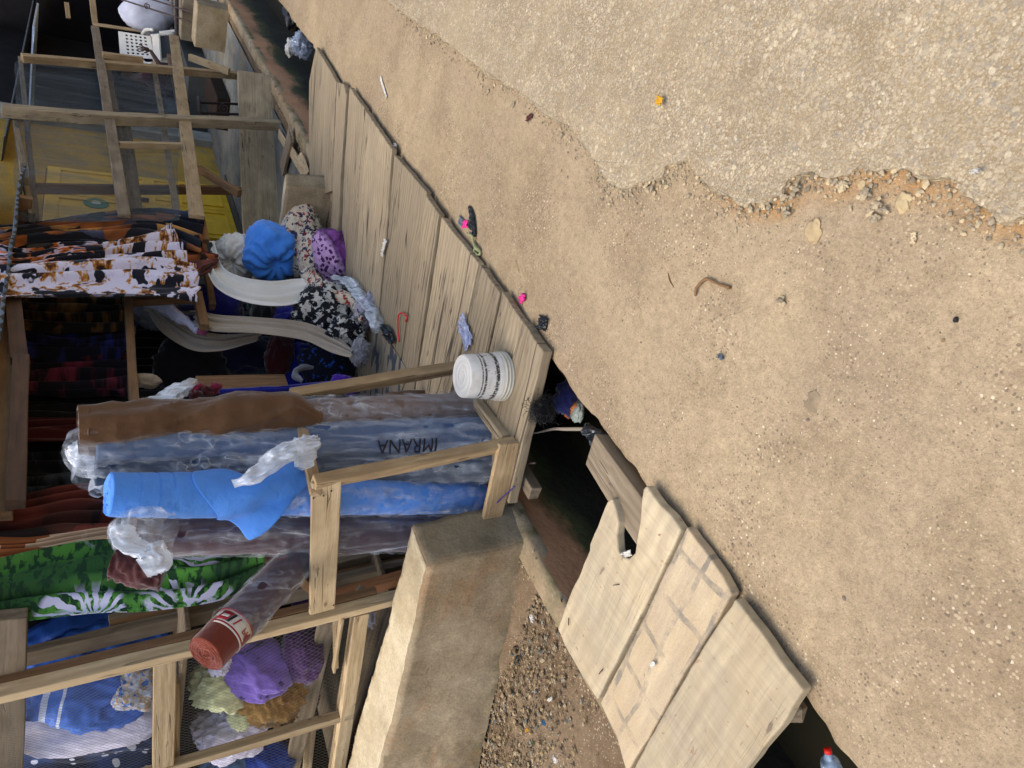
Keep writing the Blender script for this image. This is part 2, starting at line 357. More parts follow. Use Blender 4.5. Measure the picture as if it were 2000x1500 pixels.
def m_concrete(name, a, b, moss=True, stain='#7d674c'):
    t = NT(name); v = t.tc()
    n1 = t.noise(v, 3.2, 6, .62); c = t.mix(t.ramp(n1, [(.35, 0.0), (.65, 1.0)]), a, b)
    n2 = t.noise(t.mapv(v, (2.2, 2.2, 5)), 1, 5, .6); c = t.mix(t.math('MULTIPLY', t.ramp(n2, [(.48, 0.0), (.7, 1.0)]), .55), c, stain)
    if moss:
        z = t.n('SeparateXYZ', 2, ins={0: v}); lo = t.ramp(t.math('ADD', z, t.math('MULTIPLY', n1, .25)), [(.06, 1.0), (.19, 0.0)])
        ms = t.math('MULTIPLY', lo, t.ramp(t.noise(v, 6, 4), [(.48, 0.0), (.6, .8)])); c = t.mix(ms, c, '#4a4f26')
    rs = t.ramp(t.noise(t.mapv(v, (1, 2.2, 3)), 1.2, 5, .65), [(.52, 0.0), (.68, .55)]); c = t.mix(rs, c, '#9b7550' if moss else '#8f7f60')
    c = t.mix(1.0, c, t.ramp(t.noise(v, 18, 6, .7), [(.3, .86), (.7, 1.08)]), 'MULTIPLY')
    c = t.mix(1.0, c, t.ramp(t.noise(v, 90, 4), [(.3, .82), (.7, 1.1)]), 'MULTIPLY')
    pit = t.ramp(t.vor(v, 45), [(.08, 1.0), (.14, 0.0)]); pm = t.math('MULTIPLY', pit, t.ramp(t.noise(v, 5, 2), [(.5, 0.0), (.6, .6)])); c = t.mix(pm, c, '#5b4c3a')
    h = t.math('ADD', t.noise(t.mapv(v, (1, 1, .6)), 26, 6, .7), t.math('MULTIPLY', n1, 1.5))
    return t.set(c, .92, t.bump(h, .8, .008), **{'Specular IOR Level': .15})
M_CONC = m_concrete('old_concrete', '#ad9c80', '#8f7f64'); M_CONC_TOP = m_concrete('concrete_lit_top', '#d2c5a6', '#bfae8d', False, '#a8946f')  # top is the same concrete made paler, daylight painted into its colour
M_CONC_END = m_concrete('concrete_shaded_end', '#9c8f78', '#84775d', False, '#5f523c')  # end face concrete made darker, shade painted into its colour
def m_drain():
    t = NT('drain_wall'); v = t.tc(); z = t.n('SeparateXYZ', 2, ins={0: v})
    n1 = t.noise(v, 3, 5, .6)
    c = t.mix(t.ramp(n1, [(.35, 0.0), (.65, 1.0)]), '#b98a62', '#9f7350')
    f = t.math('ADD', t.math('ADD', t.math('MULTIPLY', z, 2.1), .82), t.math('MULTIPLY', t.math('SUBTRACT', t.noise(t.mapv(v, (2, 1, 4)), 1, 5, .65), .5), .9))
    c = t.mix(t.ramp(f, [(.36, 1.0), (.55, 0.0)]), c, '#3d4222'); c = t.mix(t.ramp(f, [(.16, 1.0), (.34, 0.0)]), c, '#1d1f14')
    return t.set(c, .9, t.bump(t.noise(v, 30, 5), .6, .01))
M_DRAINW = m_drain()
M_MUD = flat('drain_mud', '#4a4030', .5, .4, 6, .5)
W_DECK = wood('weathered_deck_wood', '#ab9a7b', '#7d6d54', .5, '#857660', 1.0, bmp=1.0, split=True)
W_SLAB = wood('pale_dusty_slab_wood', '#c6b592', '#a59478', .5, '#ad9872', .25, .6, .7, True)
W_FRAME = wood('fresh_sawn_pine', '#bfa57c', '#8d7350', .45, '#7f6a4c', .9, 1.0, .8)
W_PALE = wood('pale_pine_batten', '#c6b08a', '#9f8762', .35, '#8d7856', .7, 1.0, .8)
W_GREY = wood('grey_weathered_timber', '#8f8069', '#62543f', .3, '#5b4d3a', .8)
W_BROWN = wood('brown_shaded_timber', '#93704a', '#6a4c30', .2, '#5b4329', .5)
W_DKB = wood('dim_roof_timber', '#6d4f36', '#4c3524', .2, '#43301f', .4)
W_RUST = wood('reddish_pine', '#b98558', '#875634', .2, '#7a5435', .5)
# ================================================================== GROUND
YF, YB = 1.44, 2.14          # street edge and shop edge of the drain
EDGE = [(2300, 640), (2080, 455), (2000, 425), (1960, 430), (1930, 405), (1900, 385), (1860, 355), (1830, 350), (1790, 345), (1760, 330), (1700, 322), (1680, 316), (1650, 338), (1600, 345), (1550, 343),
        (1540, 355), (1530, 383), (1490, 397), (1440, 395), (1400, 373), (1370, 350), (1345, 318), (1330, 313), (1302, 322), (1290, 350), (1260, 358), (1210, 365), (1190, 360),
        (1175, 340), (1150, 300), (1130, 270), (1110, 245), (1070, 235), (1060, 215), (1030, 195), (1000, 170), (960, 155), (930, 130), (890, 100), (860, 72), (800, 38), (745, -5), (690, -60)]
edge = [G(a, b, .012) for a, b in EDGE]; edge = [V((p.x, p.y, 0)) for p in edge]
def edge_dist(x, y):
    best = 9
    for i in range(len(edge)-1):
        a = edge[i]; b = edge[i+1]
        if x < min(a.x, b.x)-.6 or x > max(a.x, b.x)+.6: continue
        d = b-a; t = max(0, min(1, ((x-a.x)*d.x+(y-a.y)*d.y)/max(1e-9, d.length_squared))); q = a+d*t
        best = min(best, math.hypot(x-q.x, y-q.y))
    return best
def dirt_h(x, y):
    h = .012*MN.noise(V((x*1.6, y*1.6, 1)))+.008*MN.noise(V((x*5, y*6, 2)))+.0045*MN.noise(V((x*16, y*16, 3)))
    if y > YF-.10: h -= .006*((y-(YF-.10))/.10)**2
    return h
def axis(parts):
    out = []
    for a, b, s in parts:
        n = max(1, round((b-a)/s)); out += [a+(b-a)*i/n for i in range(n)]
    return out+[parts[-1][1]]
xs = axis([(-40, -4, 6), (-4, 0, .4), (0, 4.5, .022), (4.5, 8, .05), (8, 16, .3), (16, 80, 8)])
ys = axis([(-60, -4, 8), (-4, -.6, .4), (-.6, YF, .022)])
vs = []; orange = []
for y in ys:
    for x in xs:
        yy = y
        if y == ys[-1]: yy = YF+.018*MN.noise(V((x*5, 0, 7)))+.01*MN.noise(V((x*19, 0, 7)))
        vs.append((x, yy, dirt_h(x, y) if -1 < x < 16 and y > -1 else -.0))
        o_ = 0
        if .2 < x < 2.2 and -.4 < y < 1.0:
            dd = edge_dist(x, y); o_ = max(0, 1-dd/(.075+.05*MN.noise(V((x*4, y*4, 5)))))*(1 if x < 1.45 else max(0, 1-(x-1.45)*3))
        orange.append(max(0, min(1, o_*1.5)))
n0 = len(xs); nr = len(ys)
for x in xs: vs.append((x, YF+.03*MN.noise(V((x*4, 1, 9)))+.03, -.09)); orange.append(0)
fs = [(j*n0+i, j*n0+i+1, (j+1)*n0+i+1, (j+1)*n0+i) for j in range(nr) for i in range(n0-1)]
o = mk('dirt_ground', vs, fs, M_DIRT, center=False, smooth=True); tag(o, kind='structure')
at = o.data.attributes.new('orange', 'FLOAT', 'POINT')
for i, x in enumerate(orange): at.data[i].value = x
# broken asphalt road
pl = [V((p.x, p.y, 0)) for p in edge]; line = resample(pl, .008, .016, 3, closed=False)
bm = bmesh.new(); top = []
for p in line:
    r = .004*MN.noise(p*60)
    top.append(bm.verts.new((p.x, p.y, .013+.006*MN.noise(V((p.x*3, p.y*3, 4)))+r)))
far = [bm.verts.new(q) for q in ((edge[-1].x+30, edge[-1].y, .01), (60, -40, .01), (-30, -40, .01), (-30, edge[0].y, .01))]
f = bm.faces.new(top+far)
if f.normal.z < 0: f.normal_flip()
low = [bm.verts.new((v.co.x+.006*MN.noise(v.co*50), v.co.y+.010+.008*MN.noise(v.co*40), -.03)) for v in top]
for i in range(len(top)-1): bm.faces.new((top[i], top[i+1], low[i+1], low[i]))
bmesh.ops.recalc_face_normals(bm, faces=bm.faces)
bmesh.ops.triangulate(bm, faces=[x for x in bm.faces if len(x.verts) > 4])
me = bpy.data.meshes.new('asphalt_road'); bm.to_mesh(me); bm.free(); me.materials.append(M_ASPH)
o = bpy.data.objects.new('asphalt_road', me); place(o, Matrix.Identity(4)); tag(o, kind='structure')
# stones: one mesh each, scattered by hand-made density
def stones(name, pts, mat, flatn=.6):
    r = random.Random(len(pts)); vs = []; fs = []
    base = [(1, 0, 0), (0, 1, 0), (-1, 0, 0), (0, -1, 0), (0, 0, 1), (0, 0, -1), (.65, .65, .5), (-.65, .65, .5), (-.65, -.65, .5), (.65, -.65, .5)]
    fc = [(4, 6, 7), (4, 7, 8), (4, 8, 9), (4, 9, 6), (0, 1, 6), (1, 2, 7), (2, 3, 8), (3, 0, 9), (6, 1, 7), (7, 2, 8), (8, 3, 9), (9, 0, 6), (1, 0, 5), (2, 1, 5), (3, 2, 5), (0, 3, 5)]
    for x, y, z, s in pts:
        a = r.random()*6.28; ca, sa = math.cos(a), math.sin(a); sx = s*r.uniform(.7, 1.3); sy = s*r.uniform(.55, 1); sz = s*flatn*r.uniform(.6, 1.2); k = len(vs)
        for bx, by, bz in base:
            bx *= sx*r.uniform(.8, 1.15); by *= sy*r.uniform(.8, 1.15); bz *= sz*r.uniform(.8, 1.1)
            vs.append((x+bx*ca-by*sa, y+bx*sa+by*ca, z+bz))
        fs += [tuple(k+i for i in q) for q in fc]
    return tag(mk(name, vs, fs, mat, center=False), kind='stuff')
def m_stone(name, pts, rough=.9):
    t = NT(name); g = t.n('NewGeometry', 8); c = t.ramp(g, pts, 'CONSTANT')
    c = t.mix(1.0, c, t.ramp(t.noise(t.tc(), 90, 4), [(.3, .78), (.7, 1.12)]), 'MULTIPLY'); return t.set(c, rough, t.bump(t.noise(t.tc(), 220, 3), .5, .003), **{'Specular IOR Level': .25})
M_PEB = m_stone('pebbles', [(0, '#8d7556'), (.3, '#a68a66'), (.55, '#96805f'), (.74, '#75665a'), (.92, '#b3a183'), (.95, '#7f7d76')])
M_AGG = m_stone('road_chippings', [(0, '#93866e'), (.3, '#ad9c7e'), (.55, '#9a8c74'), (.75, '#bdaa86'), (.9, '#7d725e')])
M_RUB = m_stone('rubble', [(0, '#7a6952'), (.3, '#93805f'), (.55, '#6b5b46'), (.75, '#a39174'), (.88, '#8b8878'), (.96, '#5e6660')])
R = random.Random(11); pts = []
while len(pts) < 9000:
    x = R.uniform(.25, 1) ** 1.0*R.choice((2.2, 3.2, 5.5, 8)); y = R.uniform(-.35, YF-.01)
    d = .5+.5*MN.noise(V((x*2.2, y*2.2, 12)))+.35*MN.noise(V((x*7, y*7, 3)))
    if R.random() > d*.75: continue
    s = .0009+.0009*R.random()+(.0025*R.random() if R.random() < .05 else 0)+(.006*R.random() if R.random() < .006 else 0)
    pts.append((x, y, dirt_h(x, y)+s*.25, s))
stones('loose_grit', pts, M_PEB)
pts = []
for i in range(2600):
    p = line[R.randrange(len(line)-5)]
    if p.x > 4.6 or p.x < .2: continue
    near = 1 if p.x < 2.2 else .4
    if R.random() > near: continue
    q = p+V((R.gauss(0, .03), abs(R.gauss(0, .035)), 0)); s = .0025+.005*R.random()**2+(.008*R.random() if R.random() < .06 else 0); pts.append((q.x, q.y, dirt_h(q.x, q.y)+s*.2+.001, s))
for a in line[::2]:
    if .2 < a.x < 2.6 and R.random() < .75: s = R.uniform(.004, .010); pts.append((a.x+R.gauss(0, .006), a.y+R.uniform(-.004, .012), .004+R.random()*.006, s))
for (px, py, rr) in ((1700, 380, .03), (1720, 400, .025), (1712, 425, .02), (1650, 365, .02), (1540, 378, .03), (1560, 372, .02), (1500, 400, .03), (1470, 398, .03), (1380, 345, .02), (1540, 415, .012), (1270, 370, .02), (1280, 355, .02), (1530, 590, .01)):
    c = G(px, py)
    for i in range(9): s = R.uniform(.005, .012); pts.append((c.x+R.gauss(0, rr*.4), c.y+R.gauss(0, rr*.4), .005+R.random()*.01, s))
stones('asphalt_chippings', pts, M_AGG, .8)
# drain (channel walls, floor, ledges)
def wallgrid(name, y, z0, z1, mat, sgn, x0=-3, x1=16, amp=.02, ztop_amp=.0):
    def fn(u, v):
        x = lerp(x0, x1, u); z = lerp(z1, z0, v)
        return V((x, y+sgn*amp*(MN.noise(V((x*2.2, z*3, 3)))+.4*MN.noise(V((x*9, z*9, 4)))) + sgn*.05*v, z+(ztop_amp*MN.noise(V((x*6, 0, 2))) if v < .01 else 0)))
    vs = []; fs = []; nu, nv = 260, 10
    for j in range(nv+1):
        for i in range(nu+1): vs.append(fn(i/nu, j/nv))
    for j in range(nv):
        for i in range(nu): a = j*(nu+1)+i; fs.append((a, a+1, a+nu+2, a+nu+1))
    return tag(mk(name, vs, fs, mat, center=False, smooth=True), kind='structure')
DZ = -.52
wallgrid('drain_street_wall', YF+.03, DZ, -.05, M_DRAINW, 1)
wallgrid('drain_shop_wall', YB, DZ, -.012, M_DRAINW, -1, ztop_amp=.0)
o = mk('drain_floor', [(-3, YF, DZ), (16, YF, DZ), (16, YB+.1, DZ), (-3, YB+.1, DZ)], [(0, 1, 2, 3)], M_MUD, center=False); tag(o, kind='structure')
wt = NT('drain_water'); wt.set('#23221a', .12, wt.bump(wt.noise(wt.tc(), 6, 3), .15, .01), **{'Specular IOR Level': .5})
o = mk('drain_water', [(-3, YF+.05, DZ+.03), (16, YF+.05, DZ+.03), (16, YB, DZ+.03), (-3, YB, DZ+.03)], [(0, 1, 2, 3)], wt.m, center=False); tag(o, kind='structure')
# concrete lip of the drain on the shop side and the step ledge inside it
def lipfn(u, v):
    x = lerp(-3, 16, u); w_ = .10+.03*MN.noise(V((x*2.5, 0, 1)))
    prof = [(-.004, -.06), (-.006, -.01), (.01, .006), (w_, .008), (w_+.02, -.02)]
    a = prof[int(round(v*4))]
    return V((x, YB+a[0]+.007*MN.noise(V((x*12, v*4, 2))), a[1]+.005*MN.noise(V((x*14, v*4, 8)))))
vs = []; fs = []
for j in range(5):
    for i in range(401): vs.append(lipfn(i/400, j/4))
for j in range(4):
    for i in range(400): a = j*401+i; fs.append((a, a+1, a+402, a+401))
tag(mk('drain_kerb', vs, fs, M_CONC, center=False, smooth=True), kind='structure')
vs = []; fs = []
for i in range(121):
    x = lerp(-.2, 3.2, i/120); w_ = .16+.02*MN.noise(V((x*5, 0, 1)))
    for (y, z) in ((YF+.03, -.19), (YF+w_, -.20+.01*MN.noise(V((x*6, 3, 3)))), (YF+w_+.02*MN.noise(V((x*9, 3, 5))), -.30)): vs.append((x, y, z))
for i in range(120):
    for k in range(2): a = i*3+k; fs.append((a, a+1, a+4, a+3))
tag(mk('drain_ledge', vs, fs, M_CONC_END, center=False, smooth=True), kind='structure')
# ground on the shop side
xs2 = axis([(-30, -2, 4), (-2, 2.6, .035), (2.6, 12, .25), (12, 60, 6)]); ys2 = axis([(YB+.09, 4.4, .035), (4.4, 60, 6)])
vs = [(x, y, (-.012+.02*MN.noise(V((x*2, y*2, 21)))+.008*MN.noise(V((x*9, y*9, 3))) - (.03 if x < 1.7 else 0)) if y < 4.4 else -.01) for y in ys2 for x in xs2]; n0 = len(xs2)
fs = [(j*n0+i, j*n0+i+1, (j+1)*n0+i+1, (j+1)*n0+i) for j in range(len(ys2)-1) for i in range(n0-1)]
tag(mk('shop_side_ground', vs, fs, M_EARTH, center=False, smooth=True), kind='structure')
pts = []
while len(pts) < 2600:
    x = R.uniform(.2, 1.78); y = R.uniform(YB+.02, 3.6)
    xm = 1.86-(y-2.1)*.17
    d = math.exp(-((x-(xm-.2))/.28)**2)*1.1
    if x > xm-.01 or R.random() > d: continue
    s = .003+.009*R.random()**2+(.008*R.random() if R.random() < .1 else 0); pts.append((x, y, -.035+.02*MN.noise(V((x*2, y*2, 21)))+s*.5, s))
for i in range(900):
    x = R.uniform(5.6, 9.5) if R.random() < .8 else R.uniform(.8, 1.9); y = YB+R.uniform(0, .13); s = .004+.006*R.random()**2; pts.append((x, y, .003, s))
stones('rubble', pts, M_RUB, .7)
# ================================================================== LOW CONCRETE WALLS
def wall(name, base, top, mats, label, parent=None, jit=.012):
    """prism from base outline to top outline, faces diced and roughened"""
    n = len(base); bm = bmesh.new()
    b = [bm.verts.new(p) for p in base]; t = [bm.verts.new(p) for p in top]
    faces = []
    for i in range(n): faces.append(bm.faces.new((b[i], b[(i+1) % n], t[(i+1) % n], t[i])))
    tf = bm.faces.new(t); bm.normal_update()
    for i, f in enumerate(faces): f.material_index = mats[1][i]
    tf.material_index = mats[1][n]
    bmesh.ops.recalc_face_normals(bm, faces=bm.faces)
    bmesh.ops.bevel(bm, geom=[e for e in bm.edges if not e.is_boundary], offset=.007, segments=2, affect='EDGES')
    bmesh.ops.triangulate(bm, faces=[f for f in bm.faces if len(f.verts) > 4])
    for it in range(7):
        es = [e for e in bm.edges if e.calc_length() > .03]
        if not es: break
        bmesh.ops.subdivide_edges(bm, edges=es, cuts=1, use_grid_fill=True)
    for v in bm.verts:
        p = v.co; d = V((MN.noise(p*5), MN.noise(p*5+V((5, 0, 0))), MN.noise(p*5+V((0, 5, 0)))))*jit + V((MN.noise(p*22), MN.noise(p*22+V((5, 0, 0))), MN.noise(p*22+V((0, 5, 0)))))*jit*.4+V((MN.noise(p*60), MN.noise(p*60+V((3, 0, 0))), MN.noise(p*60+V((0, 3, 0)))))*jit*.22
        v.co = p+d
    me = bpy.data.meshes.new(name); bm.to_mesh(me); bm.free()
    for m in mats[0]: me.materials.append(m)
    for p in me.polygons: p.use_smooth = True
    o = bpy.data.objects.new(name, me); place(o, Matrix.Identity(4), parent)
    return tag(o, label, 'wall') if label else o
a0 = G(1033, 1056, -.02); a1 = G(1000, 980, -.02); t0 = G(835, 1104, .455); t1 = G(797, 1068, .458); t2 = G(805, 1022, .452)
f0 = G(938, 1484, -.03); dB = (f0-a0).normalized(); F0 = a0+dB*2.6; dT = (G(743, 1500, .455)-t0).normalized()
FT0 = t0+dT*2.6; FT1 = G(797, 1068, .458)+(G(677, 1500, .458)-G(797, 1068, .458)).normalized()*2.6
F1 = V((FT1.x+.03, FT1.y, -.03)); nose_b = a1+V((.01, .10, 0))
wall('concrete_wall', [a0, a1, nose_b, F1, F0], [t0, t2, t1, FT1, FT0], ([M_CONC, M_CONC_END, M_CONC_TOP], [1, 0, 0, 0, 0, 2]), 'stained low concrete wall with pale top edge, nearest one beside the slab bridge', jit=.01)
B = lambda px, py, z: G(px, py, z)
c0 = B(648, 371, 0); c1 = B(646, 343, 0); 
wall('concrete_wall', [c0, c1, c1+V((.02, 1.6, 0)), c0+V((-.02, 1.6, 0))], [V((c0.x, c0.y+.02, .33)), V((c1.x, c1.y+.02, .33)), V((c1.x, c1.y+1.6, .33)), V((c0.x, c0.y+1.6, .33))], ([M_CONC, M_CONC_END, M_CONC_TOP], [1, 0, 0, 0, 2]), 'short low concrete wall end beside the floral bundle, far from the bucket', jit=.008)
# ================================================================== FOOTBRIDGE (right) — boards laid across the drain
DG = 'boards of the long footbridge'
JX = [(6.27, 5.90), (5.60, 5.17), (5.30, 4.88), (4.84, 4.49), (4.19, 3.86), (3.60, 3.39), (3.36, 3.14), (2.85, 2.70), (2.58, 2.41), (2.34, 2.24), (2.12, 1.93)]
JL = ['farthest board of the long footbridge, its end curving to a point', 'second board from the far end, beside the widest dark gap', 'narrow cracked board just this side of the widest gap',
      'broad board of the far half with a long split near its street end', 'wide plain board in the middle of the footbridge', 'narrow board next to the middle one, split along its grain', 'broad board with two long cracks by the blue plastic scrap',
      'board under the blue plastic scrap', 'narrow board just behind the upturned bucket', 'nearest board, thick, carrying the upturned bucket and rack corner']
YR = [(1.36, 2.22), (1.39, 2.30), (1.36, 2.5), (1.37, 2.5), (1.39, 2.5), (1.38, 2.5), (1.39, 2.45), (1.385, 2.45), (1.375, 2.4), (1.385, 2.06)]
for i in range(10):
    (xa, xb), (xc, xd) = JX[i], JX[i+1]; g = .009
    ga = {2: .035, 4: .018, 6: .014, 7: .020, 8: .012}.get(i, g); y0, y1 = YR[i]
    ex = lambda x0, x1, y: x0+(x1-x0)*(y-1.4)/.9
    poly = [(ex(xa, xb, y0)-ga, y0+R.uniform(-.01, .01)), (ex(xa, xb, y1)-ga, y1), (ex(xc, xd, y1)+.004, y1), (ex(xc, xd, y0)+.004, y0+R.uniform(-.01, .015))]
    if i == 0: poly = [(6.30, 1.37), (6.36, 1.65), (6.15, 2.0), (5.93, 2.26), (5.55, 2.26), (5.27, 2.1), (5.615, 1.42)]
    if i == 1: poly = [(5.60, 1.42), (5.20, 2.20), (5.05, 2.5), (4.86, 2.5), (4.99, 2.2), (5.33, 1.42), (5.43, 1.385)]
    ang = math.atan2(.9, (xc+xa)/2*0+((xb-xa)+(xd-xc))/2)
    o = slab('footbridge_board', poly, .048+R.uniform(-.007, .007) + (.006 if i == 9 else 0), .045 if i == 9 else .034, W_DECK, grain=ang, jit=.006, warp=.012, seed=i*3+1, bev=.005)
    tag(o, JL[i], 'plank', DG)
# bearers under the bridge
o = beam('bearer', (2.25, 1.60, -.04), (6.2, 1.55, -.03), .06, .06, W_GREY); tag(o, 'dark bearer timber under the long footbridge along its street side', 'timber')
o = beam('bearer', (1.95, 1.98, -.03), (6.2, 2.02, -.03), .06, .05, W_GREY); tag(o, 'short timber end sticking out under the rack corner of the footbridge', 'timber')
# ================================================================== SLAB BRIDGE (left) — three wide hand-sawn slabs
SG = 'wide slabs of the small bridge'; SZ = .047
def PP(L): return [(G(a, b, SZ).x, G(a, b, SZ).y) for a, b in L]
A_ = [(1196, 973), (1187, 980), (1175, 1010), (1161, 1042), (1153, 1062), (1152, 1076), (1141, 1100), (1131, 1126), (1110, 1168), (1089, 1228), (1102, 1262), (1125, 1300), (1165, 1367), (1215, 1268), (1275, 1150), (1306, 1085),
      (1330, 1034), (1312, 1008), (1289, 984), (1278, 968), (1263, 948), (1257, 955), (1254, 979), (1250, 1020), (1243, 1062), (1240, 1080), (1228, 1092), (1216, 1088), (1206, 1074), (1205, 1045), (1208, 1020), (1204, 1000)]
B_ = [(1340, 1029), (1373, 1073), (1407, 1121), (1429, 1161), (1405, 1203), (1343, 1302), (1300, 1375), (1250, 1465), (1222, 1510), (1200, 1435), (1170, 1373), (1220, 1275), (1280, 1155)]
C_ = [(1438, 1168), (1500, 1250), (1536, 1300), (1572, 1347), (1530, 1415), (1488, 1466), (1440, 1530), (1400, 1580), (1220, 1560), (1238, 1500), (1256, 1468), (1306, 1378), (1350, 1304)]
SA = math.atan2(.82, -.05)
def m_slabB():
    t = NT('slab_wood_tar_marks'); v = t.tc(); w1 = t.warp(v, 2, .05)
    g = t.noise(t.mapv(w1, (3, 26, 26)), 1, 6, .65); c = t.mix(t.ramp(g, [(.3, 0.0), (.7, 1.0)]), '#a5937a', '#c2af8c')
    d = t.ramp(t.noise(v, 5, 5), [(.4, 0.0), (.62, .5)]); c = t.mix(d, c, '#ad9673')
    # dark square-ruled tyre-like marks, their own shape on the wood
    wv = t.warp(t.warp(v, 2.2, .10), 30, .008)
    s = t.n('SeparateXYZ', 0, ins={0: wv}); s2 = t.n('SeparateXYZ', 1, ins={0: wv})
    a = t.math('PINGPONG', t.math('ADD', s, 3.03), .085); b = t.math('PINGPONG', t.math('ADD', s2, 3.02), .055)
    stripes = t.math('MAXIMUM', t.math('LESS_THAN', a, .011), t.math('LESS_THAN', b, .009))
    mk_ = t.ramp(t.noise(v, 6, 6, .7), [(.43, 0.0), (.60, .65)]); m = t.math('MULTIPLY', stripes, mk_); c = t.mix(m, c, '#5d5e5a')
    e = t.ramp(t.noise(v, 200, 2), [(.3, .9), (.7, 1.08)]); c = t.mix(1.0, c, e, 'MULTIPLY')
    st = t.noise(t.mapv(v, (14, 30, 30)), 1, 3, .5); c = t.mix(t.ramp(st, [(.7, 0.0), (.75, .7)]), c, '#7c4a32')
    return t.set(c, .88, t.bump(t.math('ADD', g, t.noise(v, 40, 4)), .5, .005))
W_B = m_slabB()
for L, lab, m, dz in ((A_, 'wide pale wooden slab with a deep round notch cut in its end', W_SLAB, 0), (B_, 'middle wooden slab covered with grey ruled marks', W_B, -.004), (C_, 'smooth pale wooden slab with curved grain, nearest the photo corner', W_SLAB, .002)):
    o = slab('bridge_slab', PP(L), SZ+dz, .036, m, grain=SA, jit=.004, step=.03, bev=.006, warp=.006, seed=7+len(L)); tag(o, lab, 'slab', SG)
M_NAIL = flat('rusty_nail', '#4b352a', .6, .5, 40, .3, .6)
for i, (px, py, a) in enumerate(((1112, 1214, 2.6), (1175, 1311, 1.6), (1205, 1142, .9))):
    p = G(px, py, SZ+.004); o = beam('nail', p-V((.013*math.cos(a), .013*math.sin(a), 0)), p+V((.013*math.cos(a), .013*math.sin(a), .006)), .003, .003, M_NAIL, bev=.0008, jit=0)
    tag(o, ('bent rusty nail lying near the outer edge of the notched slab', 'rusty nail near the corner shared with the ruled slab', 'small dark nail in the middle of the notched slab')[i], 'nail')
# timber under slab A
o = beam('bearer', G(1172, 874, -.02), G(1172, 874, -.02)+V((-1.0, .05, -.02)), .13, .10, W_GREY, jit=.008); tag(o, 'old grey squared timber lying in the drain under the notched slab', 'timber')
p = G(1560, 1395, -.03); o = beam('bearer', p, p+V((.42, -.01, -.03)), .055, .05, W_GREY, jit=.008); tag(o, 'split timber stub showing under the nearest slab', 'timber')
# ================================================================== CLOTH MATERIALS
K_BROWN = cloth('tan_brown_cloth', '#5f4329', '#523820'); K_BLUE = cloth('sky_blue_cloth', '#548fe0', '#4785d8', .7, sheen=.15); K_SLATE = cloth('slate_blue_cloth', '#42597c', '#384e70')
K_TEAL = cloth('teal_cloth', '#1d4463', '#173a57'); K_GREYB = cloth('grey_blue_cloth', '#203650', '#182c44'); K_PLUM = cloth('plum_cloth', '#4a2f35', '#3d262d'); K_MAR = cloth('maroon_cloth', '#4a2020', '#3b191a')
K_RUSTC = cloth('rust_cloth', '#74301a', '#632614'); K_TAUPE = cloth('taupe_cloth', '#705a4d', '#624d42'); K_WHITE = cloth('off_white_cloth', '#dedacf', '#d2cdc0'); K_BAGBLUE = cloth('cornflower_cloth', '#4a8fe4', '#4184da', .75)
K_BEIGE = cloth('beige_cloth', '#a39583', '#92846f'); K_BLACK = cloth('black_cloth', '#0c0b0c', '#131114'); K_NAVY = cloth('navy_cloth', '#0b0f38', '#0a0c26'); K_ULTRA = cloth('ultramarine_cloth', '#0e1580', '#0b1066')
K_PURP = cloth('violet_cloth', '#8068c0', '#7058ac', spots=('#3c2d66', 16, .60)); K_PURP2 = cloth('deep_purple_cloth', '#4a2a5c', '#3c2050'); K_LIME = cloth('pale_lime_cloth', '#dcdfae', '#cdd09c'); K_LILAC = cloth('lilac_white_cloth', '#e8e4f6', '#dad6ec')
K_GOLD = cloth('golden_brown_cloth', '#a07c40', '#86602e', spots=('#a98445', 24, .58)); K_GREEN = cloth('bottle_green_cloth', '#16422f', '#123526'); K_MAGENTA = cloth('plum_red_cloth', '#4d2036', '#3d1a2c')
K_LBLUE = cloth('faded_blue_cloth', '#5f83ad', '#4b6f9b'); K_ROYAL = cloth('royal_blue_cloth', '#1f46a8', '#183885', spots=('#142a66', 14, .62)); K_PINK = cloth('pink_cloth', '#c05580', '#a84870'); K_RED = cloth('dark_red_cloth', '#4a0d10', '#3a0a0c')
K_PURPLE3 = cloth('bright_purple_cloth', '#4a1e9a', '#3d1884'); K_GREYC = cloth('pale_grey_cloth', '#8f8f94', '#7c7c82'); K_OLIVE = cloth('olive_cloth', '#54552f', '#464726')
K_TARP = cloth('blue_plastic_sack', '#3f6fc8', '#3562b8', .4, sheen=0)
def b_stripe(t, v):
    z = t.n('SeparateXYZ', 2, ins={0: t.warp(v, 4, .03)}); c = t.mix(t.ramp(t.noise(v, 5, 4), [(.35, 0.0), (.65, 1.0)]), '#4474cc', '#3562b8')
    m = t.math('LESS_THAN', t.math('ABSOLUTE', t.math('SUBTRACT', z, .10)), .006); m2 = t.math('LESS_THAN', t.math('ABSOLUTE', t.math('SUBTRACT', z, .165)), .013); return t.mix(t.math('MAXIMUM', m, m2), c, '#c9d2e6')
K_STRIPE = printed('striped_blue_sack', 'Object', b_stripe, .45)
K_SACK = cloth('white_woven_sack', '#e4e1f0', '#d6d3e6', .5, sheen=0)
